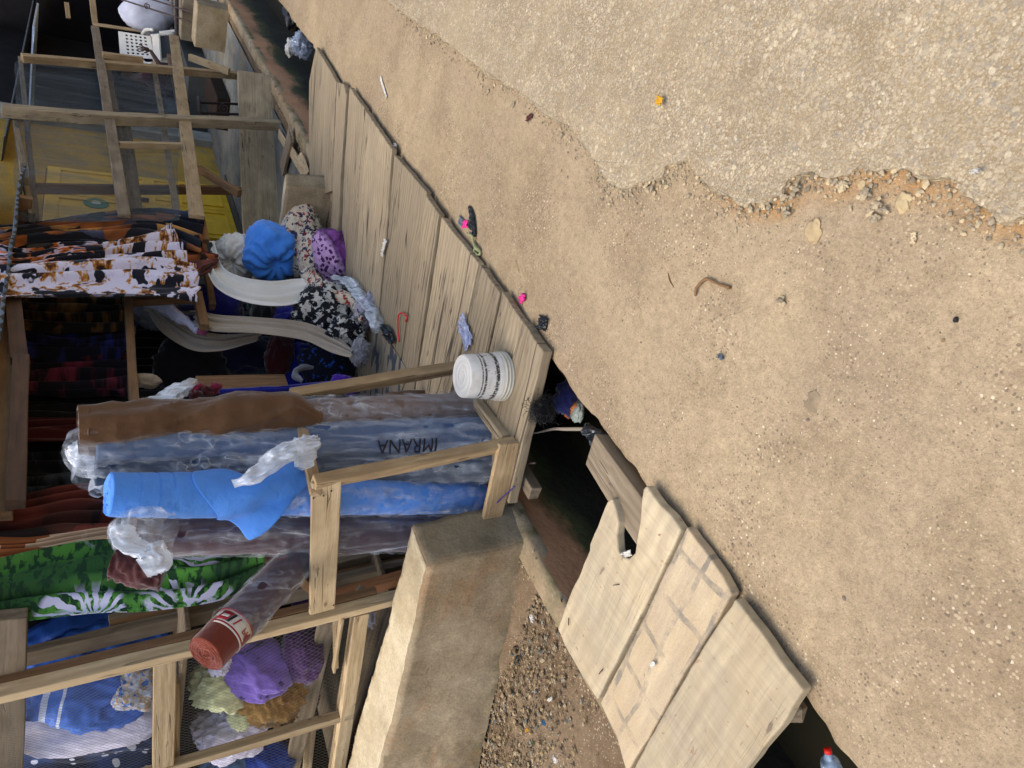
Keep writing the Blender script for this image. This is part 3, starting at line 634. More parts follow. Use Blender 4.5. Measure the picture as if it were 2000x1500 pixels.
def b_tiger(t, v):
    w_ = t.warp(v, 9, .08); n1 = t.noise(w_, 14, 5, .65); n2 = t.noise(t.mapv(w_, (1, 1, 1), (4, 2, 7)), 7.5, 3, .5); n3 = t.noise(t.warp(v, 14, .08), 26, 3)
    c = t.ramp(n1, [(0, '#d2cde0'), (.50, '#d6d2e4'), (.535, '#b98a45'), (.57, '#9a6020'), (.61, '#5b3012'), (.65, '#171216')])
    c = t.mix(t.ramp(n2, [(.545, 0.0), (.555, 1.0)]), c, '#11141f')
    m = t.math('MULTIPLY', t.ramp(n2, [(.515, 0.0), (.52, 1.0), (.545, 1.0), (.55, 0.0)]), t.ramp(n3, [(.5, 0.0), (.52, 1.0)])); return t.mix(m, c, '#c9c5da')
K_TIGER = printed('tiger_blotch_print', 'UV', b_tiger)
def b_tiger2(t, v):
    w_ = t.warp(v, 6, .12); s = t.noise(t.mapv(w_, (26, 5, 5)), 1, 3, .5); n2 = t.noise(w_, 4, 3)
    c = t.ramp(s, [(.44, '#14141c'), (.47, '#cfcadb'), (.53, '#b9641e'), (.58, '#a3541a'), (.60, '#14141c')]); return t.mix(t.ramp(n2, [(.52, 0.0), (.53, 1.0)]), c, '#10131e')
K_TIGER2 = printed('tiger_stripe_print', 'UV', b_tiger2)
def b_feather(t, v):
    w_ = t.mapv(t.warp(v, 4, .12), (16, 7, 1), rot=(0, 0, .5)); cc = t.vor(w_, 1, 1); d = t.vor(w_, 1)
    c = t.ramp(cc, [(0, '#10131c'), (.28, '#a8602a'), (.46, '#4d5168'), (.60, '#141821'), (.74, '#c58d45'), (.86, '#6d6f85'), (.95, '#d8a860')], 'CONSTANT')
    c = t.mix(t.ramp(d, [(.3, 0.0), (.85, .75)]), c, '#171317'); return c
K_FEATHER = printed('feather_print', 'UV', b_feather)
def b_batik(t, v):
    w_ = t.mapv(t.warp(t.warp(v, 6, .10), 22, .015), (4.6, 3.0, 1)); n2 = t.noise(t.warp(v, 20, .05), 34, 4)
    pos = t.n('TexVoronoi', 2, ins={'Vector': w_, 'Scale': 1.0, 'Randomness': .6}); dist = t.n('TexVoronoi', 0, ins={'Vector': w_, 'Scale': 1.0, 'Randomness': .6})
    nd = t.t.nodes.new('ShaderNodeVectorMath'); nd.operation = 'SUBTRACT'; t.t.links.new(w_, nd.inputs[0]); t.t.links.new(pos, nd.inputs[1]); df = nd.outputs[0]
    dx = t.n('SeparateXYZ', 0, ins={0: df}); dy = t.n('SeparateXYZ', 1, ins={0: df})
    an = t.math('ADD', t.math('MULTIPLY', t.math('ARCTAN2', dy, dx), 18), t.math('MULTIPLY', dist, 9))
    st = t.math('GREATER_THAN', t.math('SINE', an), .0); ring = t.ramp(dist, [(.14, 0.0), (.17, 1.0), (.50, 1.0), (.56, 0.0)])
    half = t.ramp(t.noise(w_, 1.1, 2), [(.40, 0.0), (.44, 1.0)])
    c = t.mix(t.ramp(n2, [(.44, 0.0), (.50, 1.0)]), '#123a1d', '#4b8a32'); c = t.mix(t.ramp(dist, [(.44, 0.0), (.64, .8)]), c, '#113520')
    c = t.mix(t.math('MULTIPLY', t.math('MULTIPLY', t.math('MULTIPLY', st, ring), half), t.math('GREATER_THAN', t.math('ADD', dx, t.math('MULTIPLY', dy, .4)), -.05)), c, '#c6c6de')
    return t.mix(t.math('MULTIPLY', t.ramp(n2, [(.55, 0.0), (.58, 1.0)]), t.ramp(dist, [(.30, 1.0), (.42, 0.0)])), c, '#c8cadf')
K_BATIK = printed('green_white_batik', 'UV', b_batik)
def b_orange(t, v):
    w_ = t.mapv(t.warp(v, 5, .12), (11, 6, 1)); cc = t.vor(w_, 1, 1)
    return t.mix(t.ramp(t.vor(w_, 1), [(.35, 0.0), (.8, .7)]), t.ramp(cc, [(0, '#4a2417'), (.25, '#6e2f22'), (.42, '#2b1915'), (.6, '#9a5428'), (.75, '#5d241e'), (.9, '#a88a70')], 'CONSTANT'), '#1b1210')
K_ORANGE = printed('russet_leaf_print', 'UV', b_orange)
def b_tan(t, v):
    w_ = t.mapv(t.warp(v, 5, .12), (9, 7, 1)); cc = t.vor(w_, 1, 1)
    return t.ramp(cc, [(0, '#c7a888'), (.35, '#8a4c22'), (.5, '#d0b598'), (.7, '#4f2c1c'), (.8, '#5a7290'), (.86, '#b5702f')], 'CONSTANT')
K_TAN = printed('tan_leaf_print', 'UV', b_tan)
def b_floral(t, v):
    w_ = t.warp(v, 16, .03); cc = t.vor(w_, 26, 1); n = t.noise(t.warp(v, 22, .04), 42, 3)
    c = t.ramp(cc, [(0, '#c3b39a'), (.30, '#2b2f48'), (.52, '#b9a78e'), (.68, '#8c2320'), (.84, '#cbbda6'), (.93, '#232539')], 'CONSTANT')
    c = t.mix(t.ramp(n, [(.50, 0.0), (.52, 1.0)]), c, '#c4b69e'); return t.mix(t.ramp(n, [(.36, 1.0), (.38, 0.0)]), c, '#30304a')
K_FLORAL = printed('red_navy_floral', 'Object', b_floral)
def b_pfl(t, v):
    c = t.mix(t.ramp(t.noise(t.warp(v, 8, .1), 14, 4), [(.42, 0.0), (.62, 1.0)]), '#431a4a', '#7d4488'); x = t.n('SeparateXYZ', 2, ins={0: v})
    m = t.math('LESS_THAN', t.vor(v, 34), .42); sel = t.ramp(x, [(.02, 0.0), (.06, 1.0)]); c = t.mix(sel, c, '#b894bd'); return t.mix(t.math('MULTIPLY', m, sel), c, '#471b52')
K_PFL = printed('purple_floral', 'Object', b_pfl)
def b_bw(t, v):
    n = t.noise(t.warp(v, 12, .08), 21, 3, .55); return t.ramp(n, [(0, '#b9b7ae'), (.47, '#bdbbb2'), (.485, '#0f0f18'), (1, '#14141e')])
K_BW = printed('black_white_print', 'Object', b_bw)
def b_oval(t, v):
    w_ = t.warp(v, 3, .06); d = t.vor(t.mapv(w_, (26, 15, 20)), 1, rnd=.25); m = t.math('LESS_THAN', d, .42); st = t.ramp(t.noise(t.mapv(w_, (1.5, 6, 9)), 1, 2), [(.44, 0.0), (.47, 1.0)])
    return t.mix(t.math('MULTIPLY', m, st), t.mix(t.ramp(t.noise(v, 6, 3), [(.4, 0.0), (.6, 1.0)]), '#16213a', '#264478'), '#dde3f0')
K_OVAL = printed('navy_white_oval_batik', 'UV', b_oval)
def b_nightblue(t, v): return t.mix(t.ramp(t.noise(t.warp(v, 20, .03), 30, 3), [(.60, 0.0), (.63, 1.0)]), '#0a0d22', '#2454b0')
K_NIGHT = printed('navy_sprigged', 'Object', b_nightblue)
def b_dark(cols):
    def f(t, v):
        w_ = t.mapv(t.warp(v, 5, .1), (5, 12, 8)); return t.mix(t.ramp(t.noise(w_, 1, 4), [(.5, 0.0), (.65, 1.0)]), cols[0], cols[1])
    return f
K_DK1 = printed('dark_brown_print', 'UV', b_dark(('#17100c', '#7a5526'))); K_DK2 = printed('dark_blue_print', 'UV', b_dark(('#0a0b20', '#2b2f7a'))); K_DK3 = printed('dark_plum_print', 'UV', b_dark(('#120b18', '#74283c'))); K_DK4 = printed('dark_speckled_print', 'UV', b_dark(('#07080e', '#39424f')))
F_CLEAR = film('clear_film', '#dbe3ec', .07, .55, 9); F_MILK = film('milky_film', '#dfe6ee', .42, .9, 12); F_THIN = film('thin_film', '#d8dde6', .06, .55, 11, stretch=(1, 1, .5))
P_WHITE = flat('white_plastic', '#c9c7bf', .35, .5, 12, .08); P_BLACK = flat('black_plastic', '#0f1012', .35, .5, 20, .2, b=.3); P_PINK = flat('pink_plastic', '#e0308a', .4); P_RED = flat('red_plastic', '#c81e14', .4); IRON = flat('rusty_iron', '#3b2d2a', .7, .4, 30, .3)
P_LEAF = flat('dry_leaf', '#a58c5e', .8); P_YEL = flat('yellow_leaf', '#c9971c', .6); P_PAPER = flat('paper_scrap', '#c9c5bb', .8); P_GREY = flat('grey_film_scrap', '#5a6672', .4)
# ================================================================== LOW WOODEN RACK holding the rolls
ZD = .056
rk = empty('wooden_rack', G(1005, 865, ZD), 'low rough wooden rack on the footbridge penning in the upright cloth rolls', 'rack')
pB = G(1003, 866, ZD); tB = XP(612, 943, pB.x-.10)
pA = G(905, 716, ZD); tA = YP(566, 773, pA.y+.04)
beam('post', pB+V((0, 0, .0)), tB, .052, .042, W_FRAME, rk, up=(-1, .3, 0))
beam('post', pA, tA, .052, .045, W_FRAME, rk, up=(-1, .3, 0))
beam('rail', tA+V((.05, .035, -.03)), tB+V((-.01, .035, -.012)), .034, .045, W_FRAME, rk)
pD = XP(628, 1192, 2.03); beam('side_board', tB+V((.0, -.01, -.045)), pD, .024, .108, W_PALE, rk, jit=.004)
eB = G(985, 993, ZD)
beam('side_board', pB+V((-.03, -.03, .045)), eB+V((0, .06, .045)), .022, .095, W_FRAME, rk, jit=.003)
for (npx, npy) in ((614, 965), (633, 962), (648, 955), (652, 1180)):
    q_n = lerp(tB, pD, (npy-943)/250)+V((-.014, -.002, -.045-.0)); q_n = V((q_n.x, q_n.y, XP(npx, npy, q_n.x).z)); blob('nail_head', q_n, (.0035, .0035, .0035), M_NAIL, rk, lump=0, fold=0, sub=2)
beam('rail', G(937, 783, ZD)+V((0, 0, .02)), pB+V((.035, .01, .02)), .045, .04, W_DECK, rk)
# ================================================================== CLOTH ROLLS standing in the rack
RG = 'cloth rolls standing in the rack'
def roll(base, tpx, L, r, mat, label, group=RG, end=True, fname='cloth', shift=None, lean=None, top=None):
    if top is None:
        d = ray(*tpx).normalized(); o_ = CP-base; Bq = o_.dot(d); D = Bq*Bq-(o_.dot(o_)-L*L)
        s_ = -Bq + (0 if D < 0 else (lean or 0)*math.sqrt(D)) + (shift or 0); top = CP+d*s_
    ax = (top-base).normalized(); L = (top-base).length
    root = empty('cloth_roll', base, label, 'cloth roll', group)
    sd = RND.random()*40
    tube(fname, [base, lerp(base, top, .33), lerp(base, top, .66), top], r, mat, root, 40, 70, fup=(1, 0, 0), wr=.004, wrs=7, seed=sd, cap=False)
    Fm = frame(ax, (1, 0, 0)); Fm.translation = top; n = 26; vs = []; fs = []; na = 48      # wound end, ridge over ridge
    for j in range(n+1):
        for i in range(na):
            a = 6.28318*i/na; rr = r*j/n; ph = (j/n*7.5+i/na) % 1
            h = .008*(1-abs(ph*2-1))+.004*MN.noise(V((math.cos(a)*3, math.sin(a)*3, j*.7+sd)))+.012*(1-j/n)*MN.noise(V((sd, j*.5, 0)))-(.03 if j < 2 else 0) - (.012 if j == n else 0)
            vs.append((h, rr*math.cos(a)*1.0, rr*math.sin(a)))
    for j in range(n):
        for i in range(na): a = j*na+i; b = j*na+(i+1) % na; fs.append((a, b, b+na, a+na))
    mk('wound_end', vs, fs, mat, root, Fm, smooth=True)
    return root, base, top, r
def wrap(rt, t0_, t1_, mat, rad=1.10, wr=.010, coll=None, name='plastic_wrap', seed=1):
    root, b, t, r = rt; path = [lerp(b, t, lerp(t0_, t1_, k/6)) for k in range(7)]
    rr = [r*rad]*7
    if coll: path += [path[-1]+V(q) for q in coll[0]]; rr = [r*rad]*7+[r*q for q in coll[1]]
    return tube(name, path, rr, mat, root, 64, 150, fup=(1, 0, 0), wr=wr, wrs=15, seed=seed, cap=False, k=7, kamp=.02, twist=9)
r1 = roll(G(925, 800, ZD), (160, 838), 1.58, .078, K_TAUPE, 'roll of tan brown cloth over taupe under clear plastic, nearest the shop opening', shift=-.08)
r2 = roll(G(945, 850, ZD), (192, 882), 1.56, .080, K_SLATE, 'slate blue roll in clear plastic with handwriting in dark marker')
r3 = roll(G(947, 905, ZD), (190, 918), 1.55, .080, K_GREYB, 'dark grey blue roll in loose clear plastic between the lettered and the bright blue roll')
r4 = roll(G(948, 968, ZD)+V((.03, .04, 0)), (214, 966), 1.55, .072, K_BLUE, 'bright sky blue roll, its wound end bare at the top', shift=-.26)
r5 = roll(G(940, 1040, ZD)+V((.06, .05, 0)), (262, 1040), 1.5, .085, K_PLUM, 'plum brown roll in clear plastic left of the bright blue one', shift=-.12)
r6 = roll(G(930, 1035, ZD)+V((.20, .22, 0)), (240, 1098), 1.46, .06, K_MAR, 'dark maroon roll with a ragged top behind the plum brown one')
wrap(r1, .0, .60, F_CLEAR, 1.10, .008, seed=2); wrap(r2, .0, .99, F_CLEAR, 1.12, .010, ([(0, 0, .05), (.02, .03, .09)], [1.15, .6]), seed=3)
wrap(r3, .0, .97, F_CLEAR, 1.16, .012, ([(-.01, 0, .03), (-.03, .02, .04)], [1.1, .7]), seed=4); wrap(r4, .0, .62, F_THIN, 1.08, .008, seed=5)
wrap(r5, .0, .97, F_CLEAR, 1.12, .008, ([(-.01, -.01, .03), (-.02, -.03, .03)], [1.05, .6]), seed=6)
# tan cloth hanging loose round the first roll
b_, t_ = r1[1], r1[2]; vw = V((-.75, -.55, 0)).normalized(); sd_ = V((.59, -.81, 0))
tube('loose_cloth', [lerp(b_, t_, .47)+vw*.07+sd_*-.01, lerp(b_, t_, .56)+vw*.05+sd_*.03, lerp(b_, t_, .66)+vw*.03+sd_*.015, lerp(b_, t_, .78), lerp(b_, t_, .86), t_+(t_-b_).normalized()*.012], [.03, .078, .094, .088, .092, .084], K_BROWN, r1[0], 44, 90, fup=(1, 0, 0), k=7, kamp=.10, wr=.008, wrs=7, seed=8, cap=False, twist=7)
tube('roll_end_cloth', [t_-V((0, 0, .02)), t_+V((0, 0, .012))], [.084, .02], K_BROWN, r1[0], 44, 12, wr=.003, wrs=20, cap=False)
# sky blue cloth unwound and folded down over the fourth roll
b_, t_ = r4[1], r4[2]; ax = (t_-b_).normalized()
for k_, (s0_, s1_) in enumerate(((.70, .972), (.70, .945), (.70, .905), (.70, .875))):
    tube('cloth_layer', [lerp(b_, t_, lerp(s0_, s1_, q/4)) for q in range(5)], .0735+.0020*(k_), K_BLUE, r4[0], 48, 20, fup=(1, 0, 0), wr=.0022, wrs=40, seed=k_*3+1, cap=False)
def flap(u, v):
    a = lerp(-2.0, 1.35, u); s = lerp(.80+.03*math.sin(u*5), lerp(.56, .74, abs(u-.35)**.8), v); c = lerp(b_, t_, s)
    e = .011+.016*v+.020*v*math.sin(a*2.6+v*5)+.030*v*MN.noise(V((u*4, v*3, 4)))+.012*math.sin(u*9+v*6)*v
    ang = a; dirv = vw*math.cos(ang)+sd_*-math.sin(ang)
    return c+dirv*(.073+e)+V((0, 0, -.04*v*max(0, math.sin(u*3.1))))-sd_*(.05*v*max(0, u-.45))
grid('loose_cloth', flap, 70, 50, K_BLUE, r4[0], .003)
# torn plastic streaming from the wraps
def rag(name, path, rad, mat, parent, seed=0, k=5, wr=.02, flat_=.45, kamp=.25):
    return tube(name, path, rad, mat, parent, 40, 60, fup=(.6, -.8, 0), flat=flat_, k=k, kamp=kamp, wr=wr, wrs=11, seed=seed, cap=False)
pp = lambda px, py, y: YP(px, py, y)
rag('plastic_tail', [pp(455, 945, 1.86), pp(500, 925, 1.83), pp(550, 890, 1.80), pp(592, 873, 1.80), pp(612, 862, 1.80)], [.02, .05, .075, .075, .045], F_MILK, r3[0], 3)
rag('plastic_tail', [pp(592, 866, 1.80), pp(600, 885, 1.80), pp(585, 915, 1.80)], [.05, .03, .012], F_MILK, r3[0], 4)
rag('plastic_tail', [pp(285, 800, 2.0), pp(310, 790, 2.0), pp(345, 765, 2.0), pp(372, 745, 2.0)], [.05, .06, .055, .03], F_MILK, r1[0], 5)
rag('plastic_hood', [pp(240, 870, 2.1), pp(205, 872, 2.1), pp(170, 890, 2.08), pp(155, 905, 2.08)], [.085, .085, .07, .03], F_MILK, r2[0], 6, flat_=.8, kamp=.12)
blob('dark_blue_end', pp(200, 905, 2.14), (.035, .05, .055), K_TEAL, r2[0], sub=3, lump=.03)
rag('plastic_hood', [pp(330, 905, 2.05), pp(270, 905, 2.05), pp(220, 925, 2.06), pp(188, 965, 2.08)], [.09, .088, .07, .03], F_MILK, r3[0], 7, flat_=.7, kamp=.12)
rag('plastic_hood', [pp(330, 1045, 2.0), pp(290, 1040, 1.98), pp(245, 1035, 1.96), pp(225, 1030, 1.96)], [.09, .088, .08, .03], F_CLEAR, r5[0], 8, flat_=.8, kamp=.10)
rag('plastic_tail', [pp(290, 1070, 1.96), pp(310, 1095, 1.96), pp(280, 1115, 1.98)], [.04, .045, .02], F_MILK, r5[0], 9)
rag('plastic_tail', [pp(235, 1030, 1.95), pp(250, 1062, 1.95), pp(290, 1080, 1.95)], [.02, .035, .02], F_MILK, r5[0], 10)
tube('ragged_end', [pp(320, 1115, 2.16), pp(270, 1108, 2.16), pp(225, 1098, 2.16)], [.06, .062, .055], K_MAR, r6[0], 40, 30, k=9, kamp=.08, wr=.01, wrs=30)
# handwriting on the slate roll
def text_on_roll(txt, rt, p_start, size, mat, ang, name='lettering', sq=1.0, font_rz=0, off=.012, rad=1.12, squash=1.0):
    cu = bpy.data.curves.new('t', 'FONT'); cu.body = txt; cu.size = size; cu.align_x = 'LEFT'; cu.offset = 0.0; cu.resolution_u = 2
    ob = bpy.data.objects.new('t', cu); me = bpy.data.meshes.new_from_object(ob); bm = bmesh.new(); bm.from_mesh(me)
    bmesh.ops.triangulate(bm, faces=bm.faces)
    bmesh.ops.subdivide_edges(bm, edges=[e for e in bm.edges if e.calc_length() > size*.2], cuts=2)
    root, b, t, r = rt; ax = (t-b).normalized(); e1 = (vw-ax*vw.dot(ax)).normalized(); e2 = ax.cross(e1); R_ = r*rad+off; vs = []
    for v in bm.verts:
        x, y = v.co.x*squash, v.co.y; a = ang-y/R_; jl = .04*size*MN.noise(v.co*20)
        vs.append(b+ax*(p_start+x+jl)+(e1*math.cos(a)+e2*math.sin(a))*R_)
    fs = [tuple(v.index for v in f.verts) for f in bm.faces]; bm.free()
    bpy.data.objects.remove(ob); bpy.data.curves.remove(cu)
    o = mk(name, vs, fs, mat, root); m = o.modifiers.new('s', 'SOLIDIFY'); m.thickness = .001; return o
INK = flat('marker_ink', '#17121e', .5, .4)
text_on_roll('IMRANA', r2, .26, .088, INK, .05, 'handwriting', squash=.80)
# ------------------------------------------------------------------ the leaning roll with its label band
bT = XP(603, 1072, 2.17); tT = DP(404, 1277, (bT-CP).dot(CF)-.50)
r7 = roll(bT+(bT-tT)*.25, None, 1, .072, K_RUSTC, 'rust red roll leaning out over the rack board with a paper label band', group=None, top=tT)
_, b7, t7, rr7 = r7; L7 = (t7-b7).length; 
tube('plastic_sleeve', [lerp(b7, t7, k) for k in (0, .2, .45, .68, .80)]+[lerp(b7, t7, .83)], [.0800, .0800, .0805, .0805, .083, .086], F_CLEAR, r7[0], 60, 110, fup=(1, 0, 0), wr=.006, wrs=10, seed=5, cap=False, k=6, kamp=.02, twist=7)
tube('inner_cloth', [lerp(b7, t7, .0), lerp(b7, t7, .80)], .0762, K_PLUM, r7[0], 40, 20, fup=(1, 0, 0), cap=False)
PAPER = flat('label_paper', '#cfc8ba', .5); PRED = flat('label_red', '#9c1c22', .5); PBLK = flat('label_black', '#1b1718', .5)
def bandz(name, s0, s1, mat, rad, a0_=0, a1_=6.2832, skew=0):
    ax = (t7-b7).normalized(); e1 = (CP-t7); e1 = (e1-ax*e1.dot(ax)).normalized(); e2 = ax.cross(e1)
    def fn(u, v): a = lerp(a0_, a1_, u); s = lerp(s0, s1, v)+skew*0; a += skew*v; return b7+ax*s+(e1*math.cos(a)+e2*math.sin(a))*rad
    o = grid(name, fn, 64 if a1_-a0_ > 3 else 12, 3, mat, r7[0]); m = o.modifiers.new('s', 'SOLIDIFY'); m.thickness = .0012; return o
h_ = L7-.115
bandz('label_band', h_-.036, h_+.036, PAPER, .0745); bandz('label_stripe', h_-.037, h_-.029, PRED, .0754); bandz('label_stripe', h_+.024, h_+.030, PRED, .0754)
bandz('label_logo', h_-.022, h_+.018, PRED, .0756, .35, .95, .15); bandz('label_logo', h_-.022, h_+.018, PBLK, .0756, .18, .33, .15); bandz('label_logo', h_-.020, h_+.016, PRED, .0756, -.10, -.02, .15)
bandz('label_logo', h_-.008, h_+.004, PAPER, .0762, .48, .85, .05)
def ring_text(txt, s, a_start, size, mat):
    cu = bpy.data.curves.new('t', 'FONT'); cu.body = txt; cu.size = size; ob = bpy.data.objects.new('t', cu); me = bpy.data.meshes.new_from_object(ob)
    ax = (t7-b7).normalized(); e1 = (CP-t7); e1 = (e1-ax*e1.dot(ax)).normalized(); e2 = ax.cross(e1); vs = []
    for v in me.vertices: a = a_start-v.co.x/.076; vs.append(b7+ax*(s+v.co.y)+(e1*math.cos(a)+e2*math.sin(a))*.0764)
    fs = [tuple(p.vertices) for p in me.polygons]; bpy.data.objects.remove(ob)
    o = mk('label_lettering', vs, fs, mat, r7[0]); m = o.modifiers.new('s', 'SOLIDIFY'); m.thickness = .001
ring_text('PK', h_-.012, -.45, .034, PRED)
# ================================================================== BUCKET (upside down)
bc = G(982, 735, .058); bc = V((bc.x, bc.y, .058)); bk = empty('paint_bucket', bc, 'white paint bucket with worn black print standing upside down on the footbridge', 'bucket')
def lathe(name, prof, mat, parent, c, n=64, smooth=True):
    vs = []; fs = []
    for r, z in prof:
        r *= .87; z *= .80
        for i in range(n): a = 6.28318*i/n; vs.append(V((c[0]+r*math.cos(a), c[1]+r*math.sin(a), c[2]+z)))
    for j in range(len(prof)-1):
        for i in range(n): a = j*n+i; b = j*n+(i+1) % n; fs.append((a, b, b+n, a+n))
    M = T(c); return mk(name, [v-V(c) for v in vs], fs, mat, parent, M, smooth=smooth)
def m_bucket():
    t = NT('bucket_printed'); v = t.mapv(t.tc(), (1.15, 1.15, 1.25)); x = t.n('SeparateXYZ', 0, ins={0: v}); y = t.n('SeparateXYZ', 1, ins={0: v}); z = t.n('SeparateXYZ', 2, ins={0: v})
    a = t.math('ARCTAN2', y, x); cv = t.n('CombineXYZ', ins={'X': t.math('MULTIPLY', a, 3.2), 'Y': t.math('MULTIPLY', z, 30), 'Z': 0.0})
    blk = t.ramp(t.noise(t.mapv(cv, (5.5, 1.8, 1)), 1, 3, .7), [(.42, 0.0), (.45, 1.0)]); wear = t.ramp(t.noise(t.mapv(cv, (2.6, 2.6, 1)), 1, 4, .7), [(.36, 0.0), (.42, 1.0)])
    b1 = t.ramp(z, [(.078, 0.0), (.079, 1.0), (.100, 1.0), (.101, 0.0)]); b2 = t.ramp(z, [(.150, 0.0), (.151, 1.0), (.163, 1.0), (.164, 0.0)]); b3 = t.ramp(z, [(.170, 0.0), (.171, .9), (.178, .9), (.179, 0.0)])
    m = t.math('MULTIPLY', t.math('MAXIMUM', t.math('MAXIMUM', b1, b2), b3), t.math('MULTIPLY', blk, wear))
    base = t.mix(t.ramp(t.noise(v, 16, 5, .65), [(.42, 0.0), (.72, .7)]), '#d3d3ce', '#b3aca0')
    c = t.mix(m, base, '#242228'); r_ = t.math('MULTIPLY', t.ramp(t.noise(t.mapv(cv, (2.5, 1.2, 1), (3, 1, 0)), 1, 3, .7), [(.59, 0.0), (.62, .85)]), t.ramp(z, [(.100, 0.0), (.102, 1.0), (.150, 1.0), (.152, 0.0)])); c = t.mix(r_, c, '#6b1c26')
    return t.set(c, .38, t.bump(t.noise(v, 40, 3), .1, .003))
MB = m_bucket()
lathe('body', [(.1165, .052), (.1160, .06), (.113, .075), (.1115, .082), (.1095, .13), (.106, .19), (.1035, .232), (.101, .238)], MB, bk, bc)
lathe('base', [(.101, .238), (.098, .2415), (.094, .2400), (.090, .2375), (.065, .2375), (.062, .2395), (.058, .2395), (.055, .2375), (.036, .2372), (.034, .2385), (.0305, .2385), (.028, .2370), (.0001, .2370)], P_WHITE, bk, bc)
P_RIM = flat('bucket_rim', '#c5bfae', .4, .5, 14, .14)
lathe('rim', [(.117, .0), (.1205, .0), (.1215, .006), (.1175, .009), (.1175, .016), (.1215, .019), (.1210, .024), (.1175, .026), (.1172, .034), (.1205, .037), (.1200, .042), (.117, .045), (.1165, .052)], P_RIM, bk, bc)
lathe('inner_wall', [(.114, .002), (.110, .08), (.100, .23)], P_RIM, bk, bc)
# ================================================================== MAIN STALL: posts, rails, wire mesh, roof
st = empty('market_stall', (2.0, 2.5, 0), 'open wooden cloth stall with a meshed side and a low tin roof', 'stall')
XM = 2.03
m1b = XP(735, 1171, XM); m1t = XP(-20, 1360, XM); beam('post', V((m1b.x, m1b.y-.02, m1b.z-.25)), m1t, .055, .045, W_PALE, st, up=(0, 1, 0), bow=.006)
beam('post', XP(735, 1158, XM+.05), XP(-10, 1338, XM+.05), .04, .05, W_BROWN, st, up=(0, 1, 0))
beam('post', XP(690, 1392, XM), XP(250, 1520, XM), .045, .045, W_PALE, st, up=(0, 1, 0))
def rail(a, b, wd, ht, mat=W_PALE, x=XM, x2=None, up=(1, 0, 0), **k): return beam('rail', XP(*a, x), XP(*b, x2 or x), ht, wd, mat, st, up=up, **k)
rail((322, 1290), (318, 1545), .03, .085)
rail((338, 1330), (340, 1545), .035, .05, W_FRAME, x=XM+.06)
rail((705, 1195), (655, 1545), .04, .07); rail((695, 1195), (642, 1545), .03, .04, W_FRAME, x=XM+.04)
beam('brace', XP(652, 1308, XM-.01), XP(668, 1205, XM-.02), .016, .04, W_PALE, st, up=(1, 0, 0))
beam('brace', XP(655, 1300, XM+.05), XP(655, 1200, XM+.08), .02, .04, W_FRAME, st, up=(1, 0, 0))
rail((565, 1520), (640, 1215), .02, .09, W_GREY, x=XM+.16); rail((598, 1520), (610, 1400), .03, .05, W_FRAME, x=XM+.22)
rail((690, 1420), (712, 1330), .03, .06, W_GREY, x=XM+.2)
beam('rail', XP(700, 1173, XM+.06), XP(712, 1150, XM+.10), .05, .06, W_GREY, st)
# inner grey posts
def post(a, b, x, wd=.05, ht=.07, mat=W_GREY, x2=None): return beam('post', XP(*a, x), XP(*b, x2 or x), wd, ht, mat, st, up=(0, 1, 0))
post((800, 1105), (28, 1287), 2.34, .04, .085); post((790, 1070), (214, 1215), 2.44, .04, .06); post((800, 1092), (214, 1222), 2.40, .03, .04, W_BROWN)
beam('brace', XP(560, 1110, 2.30), XP(660, 1190, 2.26), .03, .045, W_BROWN, st)
post((850, 1110), (640, 1170), 2.2, .05, .06, W_RUST)
# top beams
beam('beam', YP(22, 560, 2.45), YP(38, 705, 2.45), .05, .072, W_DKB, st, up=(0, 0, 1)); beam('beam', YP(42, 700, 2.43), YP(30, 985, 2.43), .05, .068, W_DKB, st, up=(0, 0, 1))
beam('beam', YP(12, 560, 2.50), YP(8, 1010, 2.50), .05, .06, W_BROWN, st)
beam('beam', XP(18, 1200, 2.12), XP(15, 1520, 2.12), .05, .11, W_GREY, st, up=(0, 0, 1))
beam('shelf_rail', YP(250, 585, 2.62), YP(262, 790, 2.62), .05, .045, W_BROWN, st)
beam('rail', YP(385, 575, 2.55), YP(400, 640, 2.55), .05, .05, W_BROWN, st)
for (a, b, y, wd) in (((390, 583), (240, 590), 2.66, .05), ((395, 465), (415, 600), 2.75, .05)): beam('rail', YP(*a, y), YP(*b, y), wd, .04, W_BROWN, st)
beam('post', YP(560, 748, 2.72), YP(385, 752, 2.72), .14, .03, W_BROWN, st, up=(0, 1, 0))
# wire mesh on the side
def wiremesh(name, c00, c10, c11, c01, n1, mat, parent, r=.0004, sag=.006):
    """diagonal netting between four corners"""
    vs = []; fs = []
    def P(u, v): q = lerp(lerp(c00, c10, u), lerp(c01, c11, u), v); return q+V((sag*MN.noise(V((u*5, v*5, 2))), 0, 0))
    Lu = (c10-c00).length; Lv = (c01-c00).length; k = Lu/Lv
    for s in (1, -1):
        for i in range(-int(n1/k)-2, n1+int(n1/k)+2):
            pts = []
            for j in range(13):
                v = j/12; u = i/n1+s*v/k*.62 if s > 0 else i/n1-v/k*.62
                pts.append((u, v))
            seg = [(u, v) for u, v in pts if -.0 <= u <= 1.0]
            if len(seg) < 2: continue
            for a, b in zip(seg, seg[1:]):
                p = P(*a); q = P(*b); d = (q-p).normalized(); e = d.cross(V((1, 0, 0))).normalized()*r; g = V((r, 0, 0)); b0 = len(vs)
                vs += [p+e, p-e*.5+g, p-e*.5-g, q+e, q-e*.5+g, q-e*.5-g]; fs += [(b0, b0+1, b0+4, b0+3), (b0+1, b0+2, b0+5, b0+4), (b0+2, b0, b0+3, b0+5)]
    return mk(name, vs, fs, mat, parent)
WIRE = flat('galvanised_wire', '#7c7868', .5, .5, 30, .1, .5)
